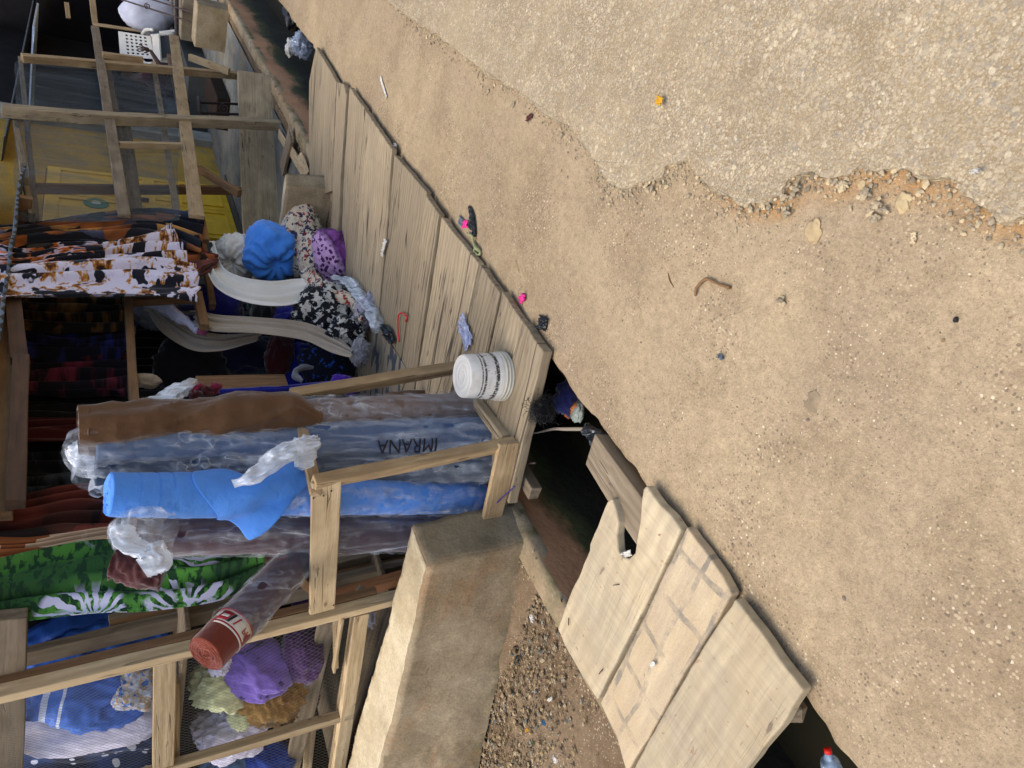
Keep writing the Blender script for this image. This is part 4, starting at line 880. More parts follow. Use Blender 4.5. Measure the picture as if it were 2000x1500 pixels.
wiremesh('wire_mesh', XP(345, 1275, XM+.03), XP(350, 1545, XM+.03), XP(655, 1545, XM+.03), XP(690, 1195, XM+.03), 52, WIRE, st)
wiremesh('wire_mesh', XP(10, 1362, XM+.03), XP(10, 1545, XM+.03), XP(300, 1545, XM+.03), XP(300, 1300, XM+.03), 40, WIRE, st)
wiremesh('wire_mesh', XP(668, 1205, XM+.10), XP(650, 1545, XM+.10), XP(790, 1545, XM+.10), XP(760, 1205, XM+.10), 50, WIRE, st)
# roof sheets (corrugated), walls closing the stall
def corrugated(name, x0, x1, y0, y1, z0, z1, mat, parent, pitch=.076, amp=.009, along='y', jag=.0):
    n = int((x1-x0)/pitch*6); vs = []; fs = []; m = 6
    for j in range(m+1):
        for i in range(n+1):
            x = lerp(x0, x1, i/n); y = lerp(y0, y1, j/m); z = lerp(z0, z1, j/m)+amp*math.sin(6.283*x/pitch)
            if j == 0: y += jag*MN.noise(V((x*3, 0, 4))); z += jag*.3*MN.noise(V((x*2, 1, 4)))
            vs.append((x, y, z))
    for j in range(m):
        for i in range(n): a = j*(n+1)+i; fs.append((a, a+1, a+n+2, a+n+1))
    o = mk(name, vs, fs, mat, parent, smooth=True); md = o.modifiers.new('s', 'SOLIDIFY'); md.thickness = .002; return o
TIN = flat('dull_roof_tin', '#5a6064', .45, .5, 6, .3, .6); TIN2 = flat('bright_roof_tin', '#a9b0b4', .35, .5, 8, .2, .7)
corrugated('roof_sheet', 2.42, 5.75, 2.37, 5.3, 1.965, 2.35, TIN, st, jag=.06)
beam('rafter', (2.1, 2.4, 1.93), (2.1, 5.2, 2.28), .05, .07, W_BROWN, st); beam('rafter', (5.3, 2.4, 1.93), (5.3, 5.2, 2.28), .05, .07, W_BROWN, st)
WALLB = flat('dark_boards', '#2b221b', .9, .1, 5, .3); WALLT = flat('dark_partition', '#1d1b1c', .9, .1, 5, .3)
def box(name, a, b, mat, parent=None, bev=0, label=None, cat=None):
    (x0, y0, z0), (x1, y1, z1) = a, b
    o = mk(name, [(x0, y0, z0), (x1, y0, z0), (x1, y1, z0), (x0, y1, z0), (x0, y0, z1), (x1, y0, z1), (x1, y1, z1), (x0, y1, z1)], [(3, 2, 1, 0), (4, 5, 6, 7), (0, 1, 5, 4), (1, 2, 6, 5), (2, 3, 7, 6), (3, 0, 4, 7)], mat, parent)
    if bev: bevel(o, bev)
    if label: tag(o, label, cat)
    return o
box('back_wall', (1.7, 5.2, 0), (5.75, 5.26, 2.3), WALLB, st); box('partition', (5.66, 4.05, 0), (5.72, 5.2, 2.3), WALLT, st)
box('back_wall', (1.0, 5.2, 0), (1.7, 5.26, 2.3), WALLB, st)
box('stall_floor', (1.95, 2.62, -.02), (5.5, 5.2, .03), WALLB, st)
# patterned floor cover
def b_lino(t, v):
    w_ = t.warp(v, 3, .05); s = t.noise(t.mapv(w_, (16, 6, 1), rot=(0, 0, .35)), 1, 2, .4); c = t.ramp(s, [(.545, '#8d8069'), (.56, '#3b4248')]); e = t.ramp(t.n('TexWave', 0, ins={'Vector': w_, 'Scale': 3.2, 'Distortion': 4}), [(.0, 1.0), (.04, 0.0)])
    return t.mix(t.math('MULTIPLY', e, .5), c, '#51493c')
LINO = printed('leaf_pattern_lino', 'Object', b_lino, .6)
lp = [G(705, 690, .05), G(745, 640, .05), G(800, 728, .05), G(770, 800, .05), G(690, 800, .05), G(680, 730, .05)]
o = slab('floor_cover', [(p.x, p.y) for p in lp], .056, .004, LINO, jit=.004, bev=0, grain=.3); tag(o, 'worn leaf patterned vinyl floor cover at the stall entrance', 'floor cover')
# ------------------------------------------------------------------ cloth hanging from the roof, left to right
def cpx(name, L, Rr, y, mat, label, grp=None, folds=5, amp=.03, seed=1, sharp=.8, **k):
    yl, yr = y if isinstance(y, tuple) else (y, y)
    Lp = [YP(a, b, yl) for a, b in L]; Rp = [YP(a, b, yr) for a, b in Rr]; n = max(len(Lp), len(Rp))
    Lp = [interp(Lp, i/(n-1)) for i in range(n)]; Rp = [interp(Rp, i/(n-1)) for i in range(n)]
    o = curtain(name, Lp, Rp, mat, folds, amp, seed=seed, sharp=sharp, **k); return tag(o, label, 'cloth', grp)
HG = 'printed cloths hanging from the stall roof'
cpx('hanging_cloth', [(-40, 590), (60, 582), (200, 580), (300, 582), (388, 584)], [(-40, 520), (60, 520), (200, 510), (300, 508), (385, 515)], (2.40, 2.40), K_TIGER, 'white cloth with black and brown blotches hanging nearest the dark opening', HG, 2, .03, 3)
cpx('hanging_cloth', [(-40, 560), (60, 545), (200, 535), (300, 528), (378, 530)], [(-40, 480), (60, 495), (200, 470), (300, 448), (335, 438)], (2.44, 2.46), K_TIGER, 'middle white and brown blotched cloth, its hem shortest', HG, 4, .035, 5)
cpx('hanging_cloth', [(-40, 570), (30, 545), (120, 530), (200, 520)], [(-40, 470), (40, 492), (120, 480), (200, 480)], 2.42, K_TIGER2, 'tiger striped cloth bunched over the upper part of the blotched cloths', HG, 4, .03, 8)
cpx('hanging_cloth', [(-40, 500), (60, 470), (200, 468), (300, 462), (392, 500)], [(-40, 450), (60, 440), (200, 418), (300, 416), (398, 430)], (2.5, 2.56), K_FEATHER, 'orange grey and black feather print cloth at the right edge of the hung row', HG, 5, .035, 6)
cpx('hanging_cloth', [(300, 545), (380, 545), (402, 535), (425, 520)], [(300, 490), (380, 480), (402, 490), (425, 500)], 2.52, K_ORANGE, 'dark russet cloth end peeping out under the blotched cloths', None, 3, .02, 4)
cpx('hanging_cloth', [(-40, 1235), (60, 1218), (200, 1206), (300, 1200), (430, 1175), (512, 1128)], [(-40, 1105), (60, 1080), (200, 1050), (300, 1045), (430, 1050), (512, 1062)], (2.60, 2.42), K_BATIK, 'green and white fern batik cloth hanging left of the rolls', HG, 2, .03, 12, 1.0)
cpx('hanging_cloth', [(-40, 1100), (60, 1090), (140, 1075), (215, 1062)], [(-40, 1040), (60, 1045), (140, 1035), (215, 1028)], 2.50, K_TAN, 'tan and rust leaf print cloth squeezed beside the green batik', HG, 3, .03, 9)
cpx('hanging_cloth', [(-40, 1050), (60, 1050), (140, 1040), (225, 1035)], [(-40, 985), (40, 975), (140, 955), (230, 950)], 2.62, K_ORANGE, 'dark russet leaf print cloth hanging behind the roll tops', HG, 4, .03, 10)
# dark merchandise deeper inside, over the shelf rail
DK = 'dark cloths draped inside the stall'
cpx('draped_cloth', [(28, 640), (120, 650), (200, 650), (240, 645)], [(28, 570), (120, 575), (200, 580), (245, 580)], 2.85, K_DK1, 'dark brown cloth with golden streaks draped on the inner shelf', DK, 4, .05, 1)
cpx('draped_cloth', [(40, 690), (120, 700), (200, 700), (245, 700)], [(40, 635), (120, 635), (200, 635), (245, 635)], 2.90, K_DK2, 'dark cloth with dull blue streaks beside the golden streaked one', DK, 4, .05, 2)
cpx('draped_cloth', [(40, 770), (120, 770), (200, 770), (250, 770)], [(40, 690), (120, 690), (200, 690), (250, 690)], 2.95, K_DK3, 'nearly black cloth with dim plum streaks in the stall opening', DK, 5, .05, 3)
cpx('draped_cloth', [(45, 830), (200, 830), (330, 835)], [(45, 765), (200, 765), (330, 765)], 3.05, K_BLACK, 'plain black cloth hanging left of the plum streaked one', DK, 5, .04, 4)
cpx('draped_cloth', [(45, 865), (200, 865), (330, 865)], [(45, 812), (200, 812), (330, 812)], 3.0, K_RED, 'dark red cloth strip hanging behind the tan roll', DK, 3, .03, 5)
cpx('draped_cloth', [(45, 985), (250, 985), (420, 985)], [(45, 862), (250, 862), (420, 862)], 3.1, K_DK4, 'black cloth with faint grey specks behind the wrapped rolls', DK, 6, .04, 6)
cpx('draped_cloth', [(265, 770), (400, 770), (600, 760)], [(265, 640), (400, 640), (600, 640)], 3.25, K_BLACK, 'wide black cloth filling the dark entrance of the stall', DK, 7, .05, 7)
cpx('draped_cloth', [(-20, 1060), (300, 1060), (700, 1060)], [(-20, 860), (300, 860), (700, 860)], 3.6, K_BLACK, 'black cloth hanging far back behind the standing rolls', DK, 7, .05, 17)
cpx('draped_cloth', [(-30, 980), (300, 980), (650, 980)], [(-30, 560), (300, 560), (650, 560)], 4.2, K_NAVY, 'dark navy cloth covering the rear of the stall', DK, 12, .06, 19, nu=140)  # backing sheet, its dark colour supplies the gloom at the back
# ------------------------------------------------------------------ heap at the right of the entrance
def bpx(name, px, py, y, hx, hy, mat, label, depth=None, rz=-.94, cat='bundle', group=None, x=None, **k):
    c = XP(px, py, x) if x is not None else YP(px, py, y); d = (c-CP).dot(CF)/1500
    r = (hy*d*(1.12 if x is not None else 1), (depth or hy)*d, hx*d*(1.12 if x is not None else 1))
    o = blob(name, c, r, mat, rz=rz, **k); return tag(o, label, cat, group)
BG = 'cloth bundles heaped at the stall entrance'
o = bpx('cloth_bundle', 528, 490, 2.62, 57, 58, K_BAGBLUE, 'plump cornflower blue tied cloth bundle on top of the heap', 50, knot=(-.62, -.76, -.1), nk=9, ka=.17, lump=.07, fold=.03, fs_=3, seed=4, group=BG, fine=.004)
o = bpx('cloth_bundle', 462, 500, 2.72, 46, 44, K_WHITE, 'off white cloth bundle behind the blue one, its cloth trailing down', 40, knot=(-.5, -.75, .45), nk=10, ka=.17, lump=.08, fold=.06, seed=9, group=BG)
def sheetpx(name, L, Rr, ya, yb, mat, label, folds=2, amp=.02, seed=1):
    n = len(L); Lp = [YP(a, b, lerp(ya, yb, i/(n-1))) for i, (a, b) in enumerate(L)]; Rp = [YP(a, b, lerp(ya, yb, i/(n-1))-.03) for i, (a, b) in enumerate(Rr)]
    return tag(curtain(name, Lp, Rp, mat, folds, amp, 70, 90, normal=(-.5, -.8, 0), seed=seed, thick=.004, rag=.02), label, 'cloth')
sheetpx('trailing_cloth', [(418, 470), (432, 520), (468, 542), (530, 552), (588, 546), (618, 545)], [(404, 530), (424, 566), (470, 590), (530, 600), (575, 596), (606, 574)], 2.56, 2.44, K_WHITE, 'length of off white cloth sweeping down below the blue bundle', 2, .030, 3)
o = bpx('cloth_bundle', 588, 475, 2.56, 44, 74, K_FLORAL, 'long bundle of red, navy and cream floral cloth leaning on the wall end', 45, lump=.08, fold=.03, seed=12, group=BG, tilt=.10)
bpx('cloth_bundle', 612, 510, 2.52, 30, 60, K_FLORAL, 'second floral bundle tucked under the long one', 40, lump=.08, fold=.04, seed=13, group=BG)
tag(tube('trailing_cloth', [YP(600, 540, 2.46), YP(625, 568, 2.42), YP(660, 582, 2.38), YP(690, 592, 2.36), YP(705, 625, 2.34)], [.08, .07, .05, .045, .02], K_FLORAL, None, 44, 50, flat=.6, k=5, kamp=.15, wr=.012, wrs=12, seed=5), 'twisted tail of the floral cloth trailing towards the boards', 'cloth')
bpx('cloth_bundle', 660, 505, 2.40, 42, 60, K_PFL, 'purple floral cloth bundle tied at one side, lowest of the heap', 40, knot=(-.75, -.5, .5), nk=11, ka=.16, lump=.06, fold=.06, seed=15, group=BG, tilt=-.5)
bpx('cloth_bundle', 638, 612, 2.50, 60, 54, K_BW, 'crumpled black and white printed cloth heap beside the entrance floor', 40, lump=.14, fold=.12, seed=17, group=BG)
bpx('cloth_bundle', 675, 650, 2.46, 34, 30, K_BW, 'small lump of the black and white print with a knotted corner', 26, lump=.15, fold=.14, seed=18, group=BG)
tag(rag('plastic_bag', [YP(655, 545, 2.36), YP(690, 555, 2.33), YP(715, 590, 2.31), YP(735, 620, 2.28), YP(730, 645, 2.28)], [.05, .07, .07, .06, .02], F_MILK, None, 12), 'clear plastic bag with pale pink cloth lying against the heap', 'bag')
bpx('cloth_bundle', 718, 605, 2.34, 24, 36, cloth('pale_rose_cloth', '#a59aa0', '#8d8fa0'), 'pale rose cloth wad inside the clear bag', 22, lump=.14, fold=.12, seed=21, tilt=.5)
bpx('cloth_wad', 704, 688, 2.42, 20, 24, K_GREYC, 'small knotted whitish grey rag at the foot of the heap', 14, lump=.18, fold=.16, seed=22, cat='rag')
sheetpx('cloth_strip', [(380, 600), (420, 616), (500, 622), (590, 630), (650, 652), (690, 682)], [(380, 636), (420, 646), (500, 650), (590, 664), (645, 688), (686, 700)], 2.64, 2.42, K_BEIGE, 'long beige cloth strip drawn down to a knot at the floor', 1.5, .02, 7)
sheetpx('cloth_strip', [(290, 580), (325, 602), (375, 640), (430, 652), (480, 650), (508, 648)], [(290, 612), (320, 650), (375, 682), (430, 684), (480, 672), (504, 664)], 2.85, 2.66, K_BEIGE, 'shorter beige cloth strip sagging inside the entrance', 2, .02, 9)
tag(tube('cloth_strip', [YP(280, 590, 2.84), YP(320, 600, 2.76), YP(350, 620, 2.7), YP(385, 645, 2.68)], [.03, .05, .035, .02], K_LILAC, None, 36, 50, flat=.6, k=5, kamp=.16, wr=.01, seed=10), 'pale lilac twisted cloth above the beige strips', 'cloth')
bpx('cloth_wad', 395, 642, 2.68, 12, 12, K_PINK, 'small pink cloth end beside the lilac twist', 10, seed=3, cat='rag')
bpx('cloth_bundle', 300, 600, 3.0, 40, 40, K_GREYC, 'dim grey cloth wad resting on the inner rail', 30, lump=.1, fold=.1, seed=31)
for i, (px, py, y, hx, hy, m, lab) in enumerate(((430, 605, 2.95, 45, 50, K_ULTRA, 'deep ultramarine cloth pile behind the beige strips'), (490, 690, 3.0, 75, 40, K_NAVY, 'navy cloth pile in the shade of the entrance'), (540, 600, 2.85, 50, 40, K_GREEN, 'dark green cloth pile below the white trailing cloth'),
    (590, 640, 2.85, 60, 42, K_ULTRA, 'second ultramarine cloth pile under the long beige strip'), (640, 715, 2.80, 55, 48, K_NIGHT, 'navy cloth sprigged with small blue flowers on the floor'), (520, 640, 2.9, 30, 60, K_BLACK, 'black cloth lump between the blue piles'),
    (545, 700, 2.9, 26, 50, K_RED, 'dark red cloth folded in the floor pile'), (380, 715, 3.05, 70, 60, K_BLACK, 'big black cloth pile under the inner shelf rail'), (600, 735, 3.0, 60, 60, K_ULTRA, 'blue cloth pile left of the sprigged one'))):
    bpx('cloth_pile', px, py, y, hx, hy, m, lab, 30, lump=.12, fold=.10, seed=40+i, sub=4, cat='cloth pile')
bpx('cloth_pile', 675, 752, 2.55, 30, 18, K_PURPLE3, 'bright purple cloth lying behind the rack post', 20, lump=.1, fold=.1, seed=51, cat='cloth pile', tilt=.4)
tag(tube('cloth_strip', [YP(590, 745, 2.7), YP(575, 730, 2.68), YP(590, 718, 2.66), YP(612, 718, 2.66)], [.02, .035, .03, .012], K_GREYC, None, 30, 40, flat=.5, k=4, kamp=.2, wr=.006, seed=4), 'curled pale grey cloth end on the dark floor pile', 'cloth')
tag(tube('cloth_strip', [YP(430, 765, 2.66), YP(500, 762, 2.6), YP(570, 758, 2.58), YP(680, 745, 2.5)], [.02, .02, .02, .015], K_ULTRA, None, 24, 40, k=3, kamp=.2, seed=6), 'narrow ultramarine cloth band along the inside of the rack', 'cloth')
for i, (px, py) in enumerate(((385, 757), (405, 765), (420, 758), (380, 772))): bpx('cloth_flower', px, py, 2.5, 10, 10, K_RED if i % 2 else cloth('rose_red_cloth%d' % i, '#7a1430'), ('crimson artificial rose by the plastic tail', 'dark red artificial rose by the plastic tail', 'crimson artificial rose next to the brown board', 'dark red artificial rose lowest in the bunch')[i], 10, lump=.3, fold=.3, seed=i, sub=3, cat='artificial flower')
bpx('cloth_wad', 285, 745, 2.7, 28, 14, K_BEIGE, 'beige cloth wad behind the top of the plastic tail', 14, seed=61, cat='rag')
bpx('cloth_pile', 820, 770, 2.25, 60, 9, K_BROWN, 'brown cloth peeping out behind the taupe roll', 9, seed=71, sub=4, cat='cloth pile')
# ------------------------------------------------------------------ left side behind the wire
LG = 'cloth bundles on the meshed shelf'
def side(name, px, py, hx, hy, mat, label, x=2.21, **k):
    rr = k.pop('depth', hy*.8); return bpx(name, px, py, None, hx, hy, mat, label, rr, rz=-.45, x=x, group=LG, **k)
side('cloth_bundle', 432, 1330, 48, 50, K_LIME, 'wrung pale lime cloth bundle touching the rust red roll end', lump=.18, fold=.10, fs_=3.4, seed=3)
side('cloth_bundle', 475, 1380, 24, 34, K_LIME, 'smaller pale lime fold below the wrung bundle', lump=.16, fold=.10, fs_=3.4, seed=6)
side('cloth_bundle', 455, 1425, 58, 46, K_LILAC, 'big lilac white bundle lowest on the meshed shelf', lump=.2, fold=.09, fs_=3.4, seed=8)
side('cloth_bundle', 500, 1300, 62, 52, K_PURP, 'smooth violet bundle with darker sprigs on the meshed shelf', lump=.2, fold=.05, fs_=3, seed=11, tilt=.5)
side('cloth_bundle', 530, 1355, 52, 48, K_GOLD, 'crinkled golden brown bundle between the violet and maroon ones', lump=.16, fold=.13, fs_=5, seed=14, fine=.015)
side('cloth_bundle', 590, 1270, 36, 52, K_PURP2, 'purple cloth bundle in a thin bag near the leaning post', lump=.12, fold=.05, seed=17)
side('cloth_bundle', 582, 1350, 34, 46, K_MAGENTA, 'dark plum red bundle under the purple one', lump=.12, fold=.05, seed=19, x=2.36)
side('cloth_bundle', 550, 1415, 44, 36, K_GREEN, 'bottle green bundle below the golden brown one', lump=.12, fold=.05, seed=20, x=2.4)
side('cloth_bundle', 430, 1462, 30, 40, K_LBLUE, 'faded light blue bundle next to the lilac white one', lump=.12, fold=.07, seed=22, x=2.42)
side('cloth_bundle', 440, 1500, 42, 30, K_LBLUE, 'faded light blue bundle cut by the photo edge', lump=.12, fold=.07, seed=23)
side('cloth_bundle', 520, 1485, 50, 38, K_ROYAL, 'royal blue bundle with dark sprigs at the bottom of the mesh', lump=.12, fold=.06, seed=24)
side('cloth_bundle', 425, 1290, 18, 22, K_LILAC, 'small white ruffled cloth under the rust red roll', lump=.2, fold=.2, seed=25, x=2.2)
side('cloth_bundle', 480, 1240, 40, 40, K_PURP, 'violet bundle partly hidden by the leaning roll', lump=.12, fold=.05, seed=26, x=2.42)
side('cloth_bundle', 610, 1195, 40, 60, K_PURP2, 'deep purple cloth behind the rack board', lump=.12, fold=.05, seed=27, x=2.6)
side('cloth_pile', 690, 1300, 34, 90, K_ROYAL, 'royal blue cloth pile on the lowest meshed shelf', lump=.12, fold=.06, seed=28, x=2.6)
side('cloth_pile', 740, 1180, 30, 40, K_GREYC, 'grey blue cloth squeezed by the wall top', lump=.14, fold=.10, seed=29, x=2.3)
side('cloth_pile', 725, 1310, 26, 40, K_LBLUE, 'pale blue cloth behind the low wall', lump=.14, fold=.10, seed=30, x=2.3)
bpx('cloth_pile', 720, 1090, 2.9, 34, 40, K_PURPLE3, 'bright purple scarf tied under the rack board', 20, seed=73, lump=.15, fold=.12, cat='cloth pile')
bpx('cloth_pile', 740, 1060, 3.0, 40, 50, K_ULTRA, 'dark blue cloth pile seen between rolls and wall', 20, seed=74, cat='cloth pile')
bpx('cloth_pile', 710, 1130, 3.0, 20, 30, K_WHITE, 'white patterned cloth under the purple scarf', 20, seed=75, cat='cloth pile')
# shelf boards of the meshed side
for z0, x0 in ((XP(640, 1400, 2.3).z-.07, 2.1), (XP(330, 1420, 2.1).z-.04, 2.12)): beam('shelf', (2.36, 2.75, z0), (2.36, 4.3, z0), .5, .02, W_GREY, st)
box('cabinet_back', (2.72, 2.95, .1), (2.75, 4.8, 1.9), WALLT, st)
# upper shelf: sacks and bags
side('plastic_sack', 175, 1355, 95, 60, K_STRIPE, 'blue plastic sack with white stripes behind the upper mesh', lump=.16, fold=.08, fs_=3, seed=33, tilt=.2)
side('white_sack', 190, 1410, 125, 48, K_SACK, 'white woven sack underneath the blue plastic one', lump=.10, fold=.04, seed=34, x=2.26)
PACK = printed('printed_clear_pack', 'Object', lambda t, v: t.ramp(t.noise(t.warp(v, 9, .1), 26, 3), [(0, '#aab2c4'), (.48, '#b9bdca'), (.5, '#b38a2c'), (.56, '#a9acb8'), (.6, '#2f66b0')]), .2)
side('printed_pack', 265, 1345, 38, 34, PACK, 'crumpled clear pack with gold and blue print', lump=.2, fold=.09, fs_=3, seed=35, x=2.16)
for i, L in enumerate((((40, 1362), (250, 1385), 1.0), ((52, 1375), (60, 1425), 1.0))): pass
tag(tube('plastic_sack', [XP(330, 1225, 2.5), XP(230, 1250, 2.5), XP(120, 1290, 2.48), XP(40, 1320, 2.46)], [.09, .12, .12, .06], K_TARP, None, 50, 60, flat=.6, k=7, kamp=.08, wr=.02, wrs=9, seed=3), 'crumpled royal blue plastic sheet between the inner and outer posts', 'sheet')
tag(tube('plastic_sack', [XP(300, 1180, 2.75), XP(220, 1200, 2.72), XP(120, 1225, 2.7), XP(50, 1255, 2.7)], [.09, .12, .12, .06], K_TARP, None, 50, 60, flat=.6, k=7, kamp=.08, wr=.02, wrs=9, seed=5), 'royal blue plastic sheet bunched under the green batik', 'sheet')
Lq = [XP(18, 1440, 2.26), XP(120, 1440, 2.2), XP(220, 1435, 2.2), XP(300, 1437, 2.24)]; Rq = [XP(18, 1540, 2.26), XP(120, 1545, 2.18), XP(220, 1545, 2.18), XP(300, 1540, 2.24)]
tag(curtain('folded_cloth', Lq, Rq, K_OVAL, 2, .03, normal=(-1, 0, 0), seed=5), 'navy batik with rows of white ovals at the photo corner', 'cloth')
# ================================================================== NEIGHBOURING STALL and the yellow doors behind it
ns = empty('market_stall', (7.5, 2.4, 0), 'bare unfinished stall frame of pale and brown battens beside the hung cloths', 'stall')
def bm_(name, a, b, wd, ht, mat, par=ns, up=(0, 1, 0), **k): return beam(name, a, b, wd, ht, mat, par, up=up, **k)
p0 = V((7.5, 2.4, 0)); p1 = V((7.17, 2.4, .9)); 
tube_p = [V((7.5, 2.4, -.02)), V((7.33, 2.4, .5)), V((7.12, 2.4, 1.05)), V((6.95, 2.4, 1.55)), V((6.86, 2.42, 2.16))]
def bentpost(name, pts, wd, dp, mat, par):
    vs = []; fs = []; n = 24
    for j in range(n+1):
        p = interp(pts, j/n)
        for (a, b) in ((-1, -1), (1, -1), (1, 1), (-1, 1)): vs.append(p+V((a*wd/2, b*dp/2, 0))+V((MN.noise(p*7+V((a, b, 0))), MN.noise(p*7+V((b, a, 4))), 0))*.006)
    for j in range(n):
        for k in range(4): a = j*4+k; b = j*4+(k+1) % 4; fs.append((a, b, b+4, a+4))
    fs += [(3, 2, 1, 0), (n*4, n*4+1, n*4+2, n*4+3)]
    c = sum(vs, V())/len(vs); Fm = frame(pts[-1]-pts[0], (0, 1, 0)); Fm.translation = c; Mi = Fm.inverted()
    o = mk(name, [Mi @ v for v in vs], fs, mat, par, Fm); return bevel(o, .006)
bentpost('post', tube_p, .10, .085, W_DECK, ns)
bm_('post', V((9.0, 2.4, 0)), V((8.22, 2.4, 2.1)), .075, .07, W_FRAME)
bm_('rail', V((9.6, 2.36, 1.52)), V((5.2, 2.42, 1.38)), .03, .075, W_GREY, up=(0, 0, 1)); bm_('rail', V((8.95, 2.55, 1.42)), V((5.2, 2.6, 1.30)), .03, .07, W_GREY, up=(0, 0, 1))
bm_('rail', V((9.9, 2.36, .74)), V((5.3, 2.42, .93)), .03, .10, W_FRAME, up=(0, 0, 1)); bm_('rail', V((9.6, 2.50, .80)), V((5.3, 2.6, .86)), .04, .05, W_BROWN, up=(0, 0, 1))
bm_('rail', V((9.2, 2.50, .98)), V((5.3, 2.56, 1.03)), .03, .045, W_PALE, up=(0, 0, 1))
pole = tube('pole', [V((7.7, 2.62, 1.30)), V((6.4, 2.62, 1.29)), V((5.1, 2.62, 1.28))], .045, W_GREY, ns, 16, 16, wr=.004)
for (a, b, y, wd, mt) in (((232, 283), (362, 285), 2.42, .05, W_PALE), ((60, 368), (470, 372), 2.62, .07, W_BROWN), ((388, 330), (468, 378), 2.5, .06, W_BROWN), ((200, 108), (280, 118), 2.34, .06, W_FRAME), ((370, 112), (448, 140), 2.34, .07, W_PALE), ((30, 240), (62, 425), 2.5, .07, W_GREY), ((40, 115), (70, 430), 2.58, .05, W_GREY)):
    bm_('batten', YP(*a, y), YP(*b, y), .04, wd, mt)
VEIL = film('insect_net', '#555d63', .30, .42, 4, .6, (1, 1, .3)); VEIL.node_tree.nodes['Principled BSDF'].inputs['Specular IOR Level'].default_value = .1
curtain('net', [YP(30, 120, 2.47), YP(200, 122, 2.47), YP(345, 128, 2.47)], [YP(30, 430, 2.47), YP(200, 430, 2.47), YP(350, 430, 2.47)], VEIL, 3, .02, 60, 20, parent=ns, thick=0)
corrugated('roof_sheet', 5.95, 9.05, 2.45, 4.4, 2.40, 2.55, TIN, ns, jag=.03); corrugated('roof_sheet', 8.95, 9.9, 2.30, 3.4, 2.04, 2.12, TIN2, ns)
# diagonal low board kerb in front of that stall
o = beam('edge_board', V((8.15, 2.14, .14)), V((6.35, 3.62, .17)), .05, .34, W_DECK, jit=.008); tag(o, 'broad weathered board standing on edge behind the bent post', 'board')
for i, (a, b, wd, lab) in enumerate((((545, 262), (598, 340), .09, 'whitish plank scrap lying by the kerb'), ((552, 330), (570, 262), .16, 'broken bark edged plank lying behind the wall end'), ((585, 300), (600, 342), .05, 'thin pale plank strip on the kerb'))):
    pa = G(*a, .03+.01*i); pb = G(*b, .03+.01*i); o = beam('plank_scrap', pa, pb, wd, .02, W_PALE if i != 1 else W_GREY, jit=.01); tag(o, lab, 'plank')
pf = m_concrete('stained_floor', '#7c7c76', '#5e625f', False, '#4a4438')
o = mk('stall_pavement', [(6.2, 2.35, .004), (17, 2.35, .004), (17, 6, .004), (6.2, 6, .004)], [(0, 1, 2, 3)], pf, center=False); tag(o, kind='structure')
# facade with yellow doors
OCH = m_concrete('ochre_wall', '#b8923a', '#9c8040', False, '#857a5c'); YEL = flat('yellow_door_paint', '#d6ab14', .5, .4, 7, .18, b=.2); GRW = flat('grey_wall', '#4f4c44', .9, .1, 4, .25)
fc = empty('building', (10, 4.2, 0), 'low building with ochre wall and yellow panelled double door behind the bare stall', 'building')
box('wall', (5.9, 4.2, -.1), (8.55, 4.35, 2.9), GRW, fc); box('wall', (10.15, 4.2, -.1), (11.6, 4.35, 2.9), OCH, fc); box('lintel', (8.55, 4.2, 2.02), (10.15, 4.35, 2.9), OCH, fc); box('pilaster', (11.6, 4.1, -.1), (11.95, 4.35, 2.9), flat('whitewash', '#8d8d84', .9, .1, 4, .3), fc)
box('wall', (11.95, 4.9, -.1), (24, 5.05, 3.4), WALLT, fc); box('wall', (11.9, 4.35, -.1), (11.95, 4.9, 3.2), WALLT, fc)
box('threshold', (8.5, 4.02, -.02), (10.2, 4.2, .02), GRW, fc)
def door(x0, x1, lab=None):
    d = box('door', (x0+.01, 4.16, .03), (x1-.01, 4.20, 2.0), YEL, fc)
    for z0, z1 in ((.10, .58), (.68, .88), (.98, 1.88)):
        for a, b, c, e in ((x0+.10, x1-.10, z0, z0+.015), (x0+.10, x1-.10, z1-.015, z1), (x0+.10, x0+.115, z0+.015, z1-.015), (x1-.115, x1-.10, z0+.015, z1-.015)):
            box('panel_moulding', (a, 4.148, c), (b, 4.160, e), YEL, d)
    return d
d1 = door(8.57, 9.36); d2 = door(9.36, 10.14)
hn = box('handle', (9.38, 4.12, .95), (9.42, 4.158, 1.08), IRON, d2); 
GST = flat('green_sticker', '#1d6b4a', .5); WST = flat('sticker_white', '#a9b8ad', .5)
def disc(name, c, rx, rz, mat, par, n=32, th=.003):
    vs = [V((c.x+rx*math.cos(6.283*i/n), c.y, c.z+rz*math.sin(6.283*i/n))) for i in range(n)]; vs += [v+V((0, -th, 0)) for v in vs]
    fs = [tuple(range(n)), tuple(range(2*n-1, n-1, -1))]+[(i, i+n, (i+1) % n+n, (i+1) % n) for i in range(n)]; return mk(name, vs, fs, mat, par)
sp = YP(188, 397, 4.156); disc('sticker', sp, .13, .13, GST, d2); disc('sticker_mark', V((sp.x, 4.152, sp.z)), .045, .05, WST, d2)
